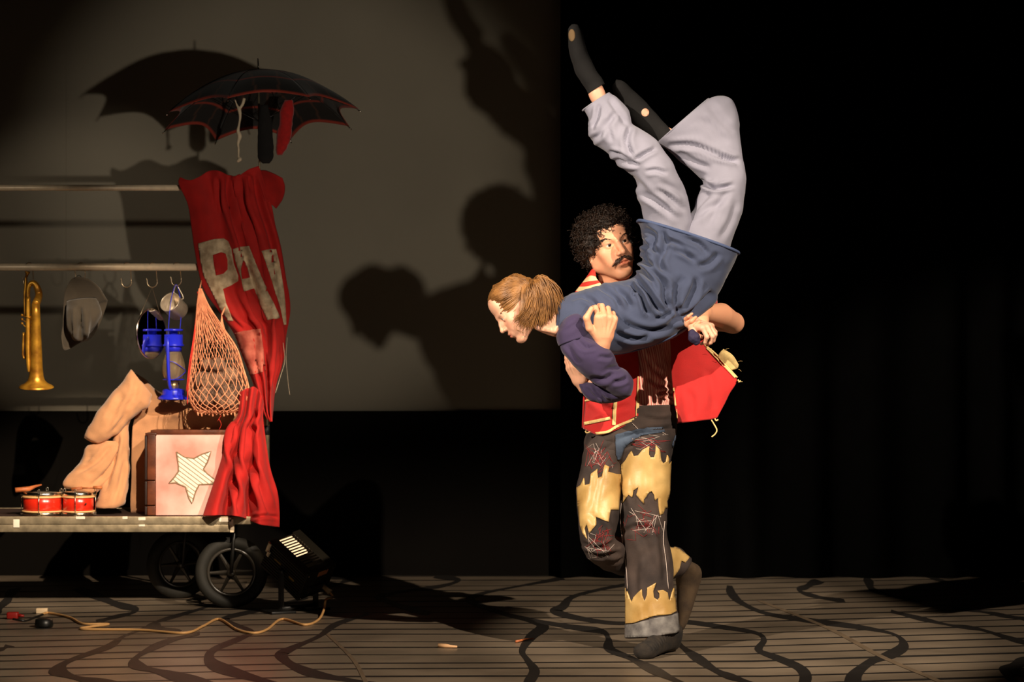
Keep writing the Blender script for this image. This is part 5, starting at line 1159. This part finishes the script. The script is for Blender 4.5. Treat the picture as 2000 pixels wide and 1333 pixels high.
# hidden trunk and limbs
S = Sdf(P(1080, 800, 9.0) - [0, 0, 0], P(1460, 170, 9.0) + [0.06, 0.75, 0.02], 0.009)
S.chain([(P(1115, 632, 9.24), 0.075), (P(1180, 628, 9.25), 0.085), (P(1270, 610, 9.27), 0.085), (P(1335, 545, 9.30), 0.085), (P(1350, 500, 9.32), 0.06)], 0.03)
S.chain([(P(1305, 450, 9.32), 0.036), (P(1278, 340, 9.29), 0.034), (P(1200, 250, 9.28), 0.036), (P(1165, 185, 9.28), 0.028)], 0.03)
S.chain([(P(1385, 465, 9.36), 0.038), (P(1415, 350, 9.38), 0.036), (P(1352, 292, 9.42), 0.036), (P(1300, 262, 9.44), 0.03)], 0.03)
S.chain([(P(1118, 640, 9.19), 0.042), (P(1210, 748, 9.18), 0.036), (P(1140, 752, 9.25), 0.022)], 0.02)
v2, f2 = S.mesh(1); bparts.append((v2, f2)); cols.append(np.ones((len(v2), 3)))
# ankle
S = Sdf(P(1130, 225, 9.2), P(1205, 150, 9.2) + [0, 0.16, 0], 0.0035); S.chain([(P(1178, 212, 9.28), 0.031), (P(1166, 184, 9.28), 0.029), (P(1160, 168, 9.28), 0.030)], 0.012); v2, f2 = S.mesh(1); bparts.append((v2, f2)); cols.append(np.ones((len(v2), 3)))
# right hand, gripping round the arm that carries her
S = Sdf(P(1085, 770, 9.1), P(1165, 680, 9.1) + [0, 0.30, 0], 0.0023)
wr = P(1134, 752, 9.235); yd = nrm(P(1111, 705, 9.215) - wr); zd = nrm(np.array([-0.75, -0.55, -0.30])); zd = nrm(zd - yd * (zd @ yd)); xd = np.cross(yd, zd); xd = xd if xd[1] < 0 else -xd
hand_sdf(S, wr, np.stack([xd, yd, zd], 1), 0.90, [(0.15, 0.35, 0.2), (0.15, 0.35, 0.2), (0.15, 0.35, 0.2), (0.2, 0.4, 0.2)], (0.05, 0.0, -0.03, -0.08), [(0.040, 0.045, -0.022), (0.048, 0.070, -0.034), (0.044, 0.09, -0.044)], wr=0.022)
v2, f2 = S.mesh(2); bparts.append((v2, f2)); cols.append(np.ones((len(v2), 3)))
# left hand, a fist clasped in his
S = Sdf(P(1330, 700, 9.02), P(1425, 600, 9.02) + [0, 0.24, 0], 0.0022)
wr = P(1352, 632, 9.17); yd = nrm(P(1383, 640, 9.115) - wr); zd = nrm(np.array([0.28, -0.50, 0.80])); zd = nrm(zd - yd * (zd @ yd)); xd = np.cross(yd, zd); xd = xd if xd[2] < 0 else -xd
xd = -xd if xd[1] > 0 else xd
hand_sdf(S, wr, np.stack([xd, yd, zd], 1), 0.92, [(0.9, 1.1, 0.6), (0.8, 1.1, 0.6), (0.75, 1.1, 0.6), (0.7, 1.0, 0.6)], (0.04, 0.0, -0.03, -0.07), [(0.040, 0.040, -0.018), (0.044, 0.062, -0.030), (0.030, 0.080, -0.036)], wr=0.024)
S.cap(P(1346, 628, 9.24), wr, 0.024, 0.024, 0.015)
v2, f2 = S.mesh(2); bparts.append((v2, f2)); cols.append(np.ones((len(v2), 3)))
C = np.vstack(cols) * np.array(lin((236, 178, 148))[:3])
mk('body', join(bparts), m_skin_w, wom, colors=C)
for s in (-1, 1):
    V, Fq, C = eye_mesh((0, 1.0, -0.25), (84, 88, 84)); mk('eyeball', (ww(V + np.array([s * 0.031, 0.0735, 0.004])), Fq), m_eye, wom, colors=C)
# hair
m_hw = mat('light_brown_hair', (160, 112, 62), rough=0.42, rgb2=(104, 68, 34), vscale=30, spec=0.5)
m_hw2 = mat('brown_eyebrow', (120, 78, 46), rough=0.6)
S = Sdf((-0.10, -0.13, -0.09), (0.10, 0.11, 0.14), 0.004)
S.ell((0, -0.014, 0.040), (0.080, 0.102, 0.088), None, 0.02); S.ell((0, 0.115, -0.020), (0.090, 0.075, 0.100), None, 0.012, 'sub'); S.ell((0, 0.0, -0.095), (0.12, 0.14, 0.085), None, 0.01, 'sub')
V, Fq = S.mesh(2); parts = [(ww(V), Fq)]
pb = P(1040, 556, 9.165); pbl = toL(pb); q = np.random.RandomState(21)
def onskull(d, k=1.0):       # a point on the combed surface of the skull in direction d from its centre
    d = nrm(d); r = 1.0 / math.sqrt((d[0] / 0.083) ** 2 + (d[1] / 0.105) ** 2 + (d[2] / 0.091) ** 2); return np.array([0, -0.014, 0.040]) + d * r * k
dp = nrm(pbl - np.array([0, -0.014, 0.040]))
for k in range(330):
    a = q.uniform(-1.75, 1.75); hl_ = q.uniform(0, 1)
    d0 = nrm(np.array([math.sin(a) * 1.0, math.cos(a) * 0.9, 0.60 - 0.55 * abs(a) / 1.75 + 0.10 * q.randn() * 0.5]))
    if hl_ < 0.35: d0 = nrm(d0 + 0.8 * hl_ * dp)
    L = [ww(onskull(d0 * (1 - t) + dp * t, 1.0 + 0.03 * q.rand() + 0.05 * math.sin(t * 3.14) * q.rand())) for t in np.linspace(0, 0.98, 12)]
    parts.append(tube(L, np.concatenate([[0.0006], np.full(10, 0.0017), [0.0012]]), 4, cap=False))
Nb = normals(V, Fq) @ WM.T; cand = np.where((Nb[:, 1] < -0.1) & (V[:, 1] > -0.06))[0]
for i in q.choice(cand, 220):        # strands combed back over the near side of the head
    d0 = nrm(V[i] - np.array([0, -0.014, 0.040])); L = [ww(onskull(d0 * (1 - t) + dp * t, 0.985 + 0.03 * math.sin(t * 3.14) + 0.012 * q.rand())) for t in np.linspace(0, 0.97, 10)]
    parts.append(tube(L, np.concatenate([[0.0005], np.full(8, 0.0016), [0.0012]]), 4, cap=False))
# pony tail: rises from the band, fans out and falls in front of the ear and over the shoulder
ends = [((1060,541),(1085,560),(1099,590),9.17),((1062,545),(1080,572),(1088,612),9.15),((1055,548),(1072,580),(1074,626),9.13),((1048,553),(1060,590),(1056,638),9.125),((1042,560),(1050,600),(1036,642),9.12),((1038,564),(1038,604),(1014,636),9.12),((1036,566),(1026,604),(1004,626),9.125),((1040,562),(1044,602),(1022,640),9.12),((1058,545),(1078,566),(1094,600),9.16),((1060,546),(1076,578),(1080,620),9.14),((1050,552),(1064,586),(1064,634),9.13)]
for k in range(420):
    e = ends[q.randint(len(ends))]; e2 = ends[q.randint(len(ends))]; t = 0.25 * q.rand(); j = q.randn(6) * 3.0
    p1 = np.array(e[0]) * (1 - t) + np.array(e2[0]) * t; p2 = np.array(e[1]) * (1 - t) + np.array(e2[1]) * t; p3 = np.array(e[2]) * (1 - t) + np.array(e2[2]) * t; Y = e[3] + q.uniform(-0.012, 0.035)
    L = [pb + q.randn(3) * 0.004, P(p1[0] + j[0], p1[1] + j[1], Y - 0.005), P(p2[0] + j[2], p2[1] + j[3], Y - 0.01), P(p3[0] + j[4], p3[1] + j[5], Y)]
    parts.append(tube(L, [0.0022, 0.0020, 0.0018, 0.0005], 4, cap=False, spl=14))
for k in range(190):        # loose wing of hair over temple, ear and cheek
    a, b, c = q.rand(3); u0 = 1015 + 30 * a; L = [P(u0 + 4, 560 + 8 * b - 6 * a, 9.150), P(u0 + 2 + 4 * b, 584 + 4 * a, 9.128), P(u0 + 3 * c, 606 + 5 * c, 9.120), P(u0 - 4 + 6 * c, 628 + 14 * b - 6 * (1 - a), 9.122 + 0.01 * c)]
    parts.append(tube(L, [0.0016, 0.0019, 0.0017, 0.0005], 4, cap=False, spl=12))
for L in [[(1034,600),(1012,622),(1003,640)],[(1030,610),(1008,640),(1018,648),(1024,652)],[(1040,606),(1034,640),(1026,652)],[(1020,606),(1010,620),(1008,634)]]:
    parts.append(tube([P(u, v, 9.135) for u, v in L], [0.0012] * (len(L) - 1) + [0.0005], 4, cap=False, spl=16))
mk('ponytail_hair', join(parts), m_hw, wom)
m_tie = mat('hair_tie', (120, 96, 70), rough=0.6)
mk('hair_tie', tube([pb + np.array([0.007 * math.cos(t), 0.008 * math.sin(t), 0.010 * math.sin(t + 0.5)]) for t in np.linspace(0, 2 * math.pi, 18, endpoint=False)], 0.0035, 7, closed=True), m_tie, wom)
hw_old = hw; hw = ww
for s in (-1, 1):
    def br(t, s=s):
        x = s * (0.012 + 0.034 * t); z = 0.0215 + 0.006 * math.sin(t * 2.6); y = 0.0875 - 9.0 * (abs(x) - 0.008) ** 2
        return [(x, y, z - 0.001), (x + s * 0.006, y - 0.001, z + 0.001), (x + s * 0.012, y - 0.004, z + 0.001)]
    mk('eyebrow', hairs(br, 40, 0.0007, 0.0010, 0.0004, 33 + s), m_hw2, wom)

# ---------------- her clothes
m_tun = mat('blue_grey_tunic', (58, 67, 94), rough=0.85, var=0.08, vscale=14, bump=0.15, bscale=450, sheen=0.15)
m_pur = mat('purple_sleeve', (55, 43, 78), rough=0.85, var=0.10, vscale=16, bump=0.15, bscale=450, sheen=0.15)
m_grey = mat('lilac_grey_trousers', (140, 139, 156), rough=0.8, var=0.07, vscale=12, bump=0.12, bscale=450, sheen=0.15)
m_hem = mat('blue_hem_roll', (70, 84, 120), rough=0.8, bump=0.1, bscale=400)
# tunic
TUN = [(1090,594,1085,650,9.22,.055),(1104,582,1090,668,9.22,.078),(1128,571,1108,684,9.225,.10),(1160,560,1144,691,9.235,.115),(1195,552,1186,694,9.24,.12),(1226,546,1230,688,9.245,.12),(1244,535,1276,674,9.25,.122),(1251,515,1314,660,9.26,.125),(1254,495,1350,634,9.275,.13),(1256,475,1382,604,9.29,.135),(1255,457,1406,568,9.305,.138),(1252,444,1424,533,9.315,.14),(1246,432,1442,496,9.32,.146)]
G = loft(TUN, 150, 110, 2.5)
W = lambda L, w_, d_: ([(940 + x * 0.27, 380 + y * 0.27) for x, y in L], w_ * 0.95, d_ * 1.7)
fo = [W([(1150,330),(1200,380),(1180,450),(1230,520)],5,6), W([(1180,240),(1260,300),(1240,380),(1290,440)],5,6), W([(1300,260),(1340,360),(1290,480),(1340,600)],6,6), W([(1240,560),(1320,640),(1330,760),(1380,840)],6,7), W([(1060,640),(1150,720),(1190,830),(1220,860)],4,7), W([(1120,620),(1200,700),(1260,800),(1330,860)],5,8),
      W([(960,680),(1040,740),(1090,820)],5,5), W([(840,660),(960,740),(1010,830)],5,4), W([(730,740),(800,770),(850,830)],5,4), W([(1440,880),(1400,780),(1420,660),(1480,600)],6,6), W([(1370,900),(1480,800),(1540,680),(1560,600)],6,7), W([(1340,940),(1500,860),(1620,760),(1680,700)],6,7), W([(1000,900),(1100,960),(1240,990),(1400,950)],6,6), W([(960,1000),(1100,1040),(1250,1020)],5,5),
      W([(1400,400),(1480,430),(1540,480)],5,6), W([(1330,330),(1420,360),(1500,420)],5,4), W([(1480,320),(1580,360),(1640,440)],5,4), W([(1560,520),(1640,500),(1720,420)],6,5), W([(1130,440),(1180,500),(1250,510)],4,6), W([(1140,520),(1190,580),(1260,640)],4,6), W([(640,760),(700,740),(800,720)],5,2), W([(1260,900),(1330,880),(1400,820)],4,5), W([(1090,640),(1110,690),(1100,740)],3,4)]
gt = garment(G, fo, .0045, 15, .005, 9.0)
tun = bpy.data.objects.new('tunic', None); COL.objects.link(tun); tun.parent = wom
mk('tunic_body', gt, m_tun, tun); TU = bvh(gt)
g = G[-1]; mk('hem_roll', tube(g + 0.0, 0.0062, 8, closed=True), m_hem, tun)
lip_unused = 0 #[[(1398,506,9.23),(1418,500,9.22),(1436,494,9.21)],[(1412,498,9.20),(1428,496,9.19),(1442,494,9.185)],[(1402,520,9.21),(1424,512,9.20),(1441,502,9.19)]], 12, 14) ; 
mk('neck_band', tube(G[2] , 0.004, 7, closed=True), m_tun, tun)
mk('front_seam', tube([p[0] for p in [onto(TU, u, v, .001) for u, v in [(1150,690),(1200,692),(1250,682),(1300,664),(1340,640)]] if p is not None], 0.0035, 7, spl=30), m_hem, tun)
# purple sleeve: cap, upper arm, folded forearm
cap = loft([(1106,634,1128,622,9.20,.05),(1092,644,1140,615,9.185,.08),(1087,655,1146,622,9.175,.086),(1088,668,1150,630,9.165,.08),(1091,676,1157,656,9.155,.072)], 30, 60)
ua = loft([(1093,668,1150,640,9.17,.058),(1096,684,1163,658,9.145,.062),(1110,700,1187,679,9.12,.062),(1128,722,1200,697,9.13,.060),(1148,740,1206,713,9.15,.056),(1172,755,1226,726,9.155,.054),(1196,770,1236,744,9.165,.050),(1216,776,1236,758,9.175,.040),(1228,774,1234,766,9.18,.02)], 90, 56)
fa = loft([(1236,744,1232,772,9.20,.035),(1226,738,1216,782,9.205,.046),(1204,742,1196,788,9.21,.048),(1180,748,1170,789,9.215,.046),(1158,748,1150,780,9.22,.040),(1140,746,1138,766,9.23,.030),(1132,744,1132,756,9.235,.024)], 60, 48)
c6b = lambda L: [(1080 + x * 0.165, 580 + y * 0.165) for x, y in L]
gu = garment(ua, [(c6b([(280,470),(340,580),(440,620)]), 4, 5), (c6b([(330,540),(420,600),(520,600)]), 3, 4), (c6b([(540,700),(620,720),(700,720)]), 4, 4), (c6b([(440,960),(600,980),(720,900)]), 5, 5), (c6b([(700,1010),(800,1000),(880,960)]), 4, 5), (c6b([(620,860),(720,840),(800,850)]), 4, 3), (c6b([(160,560),(240,700),(330,800)]), 5, 3)], .003, 18, .004, 2.0)
gf = garment(fa, [(c6b([(480,1080),(560,1160),(620,1240)]), 4, 5), (c6b([(560,1100),(680,1140),(800,1150)]), 4, 5), (c6b([(380,1060),(440,1140),(520,1200)]), 4, 4), (c6b([(700,1080),(800,1100),(880,1090)]), 3, 4)], .003, 18, .004, 5.0)
mk('sleeve', garment(cap, [(c6b([(120,420),(250,330),(350,290)]), 5, 2)], .002, 18, .004, 3.0), m_pur, tun); mk('sleeve', gu, m_pur, tun); mk('sleeve', gf, m_pur, tun)
m_nail = mat('purple_cuff_cloth', (42, 34, 66), rough=0.8, bump=0.3, bscale=200)
S = Sdf(P(1335, 680, 9.0), P(1378, 640, 9.0) + [0, 0.2, 0], 0.003); S.chain([(P(1352, 652, 9.09), 0.016), (P(1356, 660, 9.085), 0.020), (P(1360, 668, 9.09), 0.014)], 0.01)
V, Fq = S.mesh(1); N = normals(V, Fq); V = V + N * (0.003 * vnoise(V, 90))[:, None]; mk('cuff_end', (V, Fq), m_nail, tun)
# trousers
l1 = loft([(1270,470,1350,480,9.33,.06),(1260,432,1350,432,9.315,.068),(1248,385,1340,376,9.295,.075),(1240,350,1326,342,9.27,.078),(1214,324,1306,306,9.265,.074),(1184,298,1280,274,9.265,.07),(1158,276,1248,252,9.27,.066),(1150,256,1232,238,9.27,.062),(1150,236,1226,216,9.275,.058),(1143,222,1208,198,9.28,.05),(1138,216,1190,182,9.28,.044)], 120, 64)
l2 = loft([(1330,480,1410,525,9.34,.085),(1334,440,1428,474,9.345,.088),(1352,408,1444,428,9.35,.082),(1366,378,1454,382,9.36,.076),(1372,356,1457,344,9.37,.072),(1362,342,1450,308,9.39,.072),(1340,322,1446,270,9.405,.078),(1318,304,1442,232,9.415,.085),(1300,290,1430,196,9.42,.088),(1289,281,1402,187,9.42,.084),(1286,278,1384,193,9.42,.08)], 130, 64)
c5 = lambda L: [(1080 + x * 0.3602, 30 + y * 0.3602) for x, y in L]
f1 = [(c5([(300,740),(370,760),(440,800)]), 4, 6), (c5([(330,770),(400,800),(470,810)]), 4, 6), (c5([(420,600),(400,680),(430,780)]), 5, 6), (c5([(440,790),(500,750),(560,720)]), 4, 5), (c5([(200,680),(260,640),(290,560)]), 5, 4), (c5([(340,520),(300,600),(320,690)]), 5, 4), (c5([(500,850),(560,840),(620,860)]), 4, 4), (c5([(420,870),(520,970),(640,1060)]), 6, 4), (c5([(460,960),(560,1010),(680,1110)]), 5, 4), (c5([(600,960),(660,1020),(720,1060)]), 5, 3), (c5([(560,920),(640,960),(700,1010)]), 5, -3), (c5([(300,450),(350,520),(400,600)]), 5, 3), (c5([(250,480),(240,560),(215,610)]), 4, 5)]
f2 = [(c5([(620,705),(760,705),(900,760),(1010,800)]), 5, 7), (c5([(820,920),(880,940),(980,920)]), 4, 8), (c5([(800,890),(850,930),(900,910)]), 4, 6), (c5([(860,950),(800,1020),(730,1110)]), 5, 4), (c5([(960,940),(900,1020),(840,1150)]), 6, 3.5), (c5([(720,1130),(820,1060),(940,1000)]), 5, 3), (c5([(900,1220),(960,1120),(1000,1000)]), 6, 3), (c5([(760,560),(860,600),(950,700)]), 7, 3), (c5([(840,470),(900,560),(980,640)]), 7, 3), (c5([(680,740),(760,790),(860,830)]), 5, 5), (c5([(900,760),(950,780),(1000,790)]), 4, 5)]
f1 = [(a, b, c * 1.45) for a, b, c in f1]; f2 = [(a, b, c * 1.2) for a, b, c in f2]
tr_ = bpy.data.objects.new('trousers', None); COL.objects.link(tr_); tr_.parent = wom
mk('trouser_leg', garment(l1, f1, .005, 14, .004, 1.0), m_grey, tr_); mk('trouser_leg', garment(l2, f2, .004, 14, .004, 3.0), m_grey, tr_)
mk('hem_stitch', tube(l1[-1], 0.003, 6, closed=True), m_grey, tr_); mk('hem_stitch', tube(l2[-1], 0.003, 6, closed=True), m_grey, tr_)
# socks
s1 = loft([(1149,184,1181,164,9.28,.034),(1144,174,1175,153,9.28,.036),(1134,158,1166,140,9.275,.038),(1122,138,1152,112,9.27,.04),(1114,110,1144,92,9.265,.042),(1110,80,1138,66,9.26,.04),(1110,58,1130,50,9.255,.028),(1116,48,1122,47,9.25,.008)], 50, 40)
s2 = loft([(1286,281,1312,256,9.43,.034),(1268,270,1294,236,9.43,.036),(1248,254,1276,216,9.425,.038),(1232,236,1258,196,9.42,.04),(1216,208,1236,176,9.41,.04),(1200,184,1218,160,9.40,.036),(1195,168,1204,155,9.395,.016)], 50, 40)
m_sk = mat('black_sock', (14, 12, 13), rough=0.9, var=0.2, vscale=30, bump=0.2, bscale=400)
g1, g2 = garment(s1, lump=.002, th=.003), garment(s2, lump=.002, th=.003)
so1 = mk('sock', g1, m_sk, wom); so2 = mk('sock', g2, m_sk, wom)
m_hole = mat('bare_skin_through_hole', (236, 178, 148), rough=0.5)
m_worn = mat('worn_sock_sole', (120, 96, 66), rough=0.9)
a_ = np.linspace(0, 2 * math.pi, 16, endpoint=False)
mk('heel_hole', patch(bvh(g2), [(1260 + 7.5 * math.cos(t), 220 + 8 * math.sin(t)) for t in a_], .0015, .002, 4), m_hole, so2)
mk('worn_spot', patch(bvh(g1), [(1117 + 6.5 * math.cos(t), 69 + 12 * math.sin(t)) for t in a_], .0015, .002, 4), m_worn, so1)
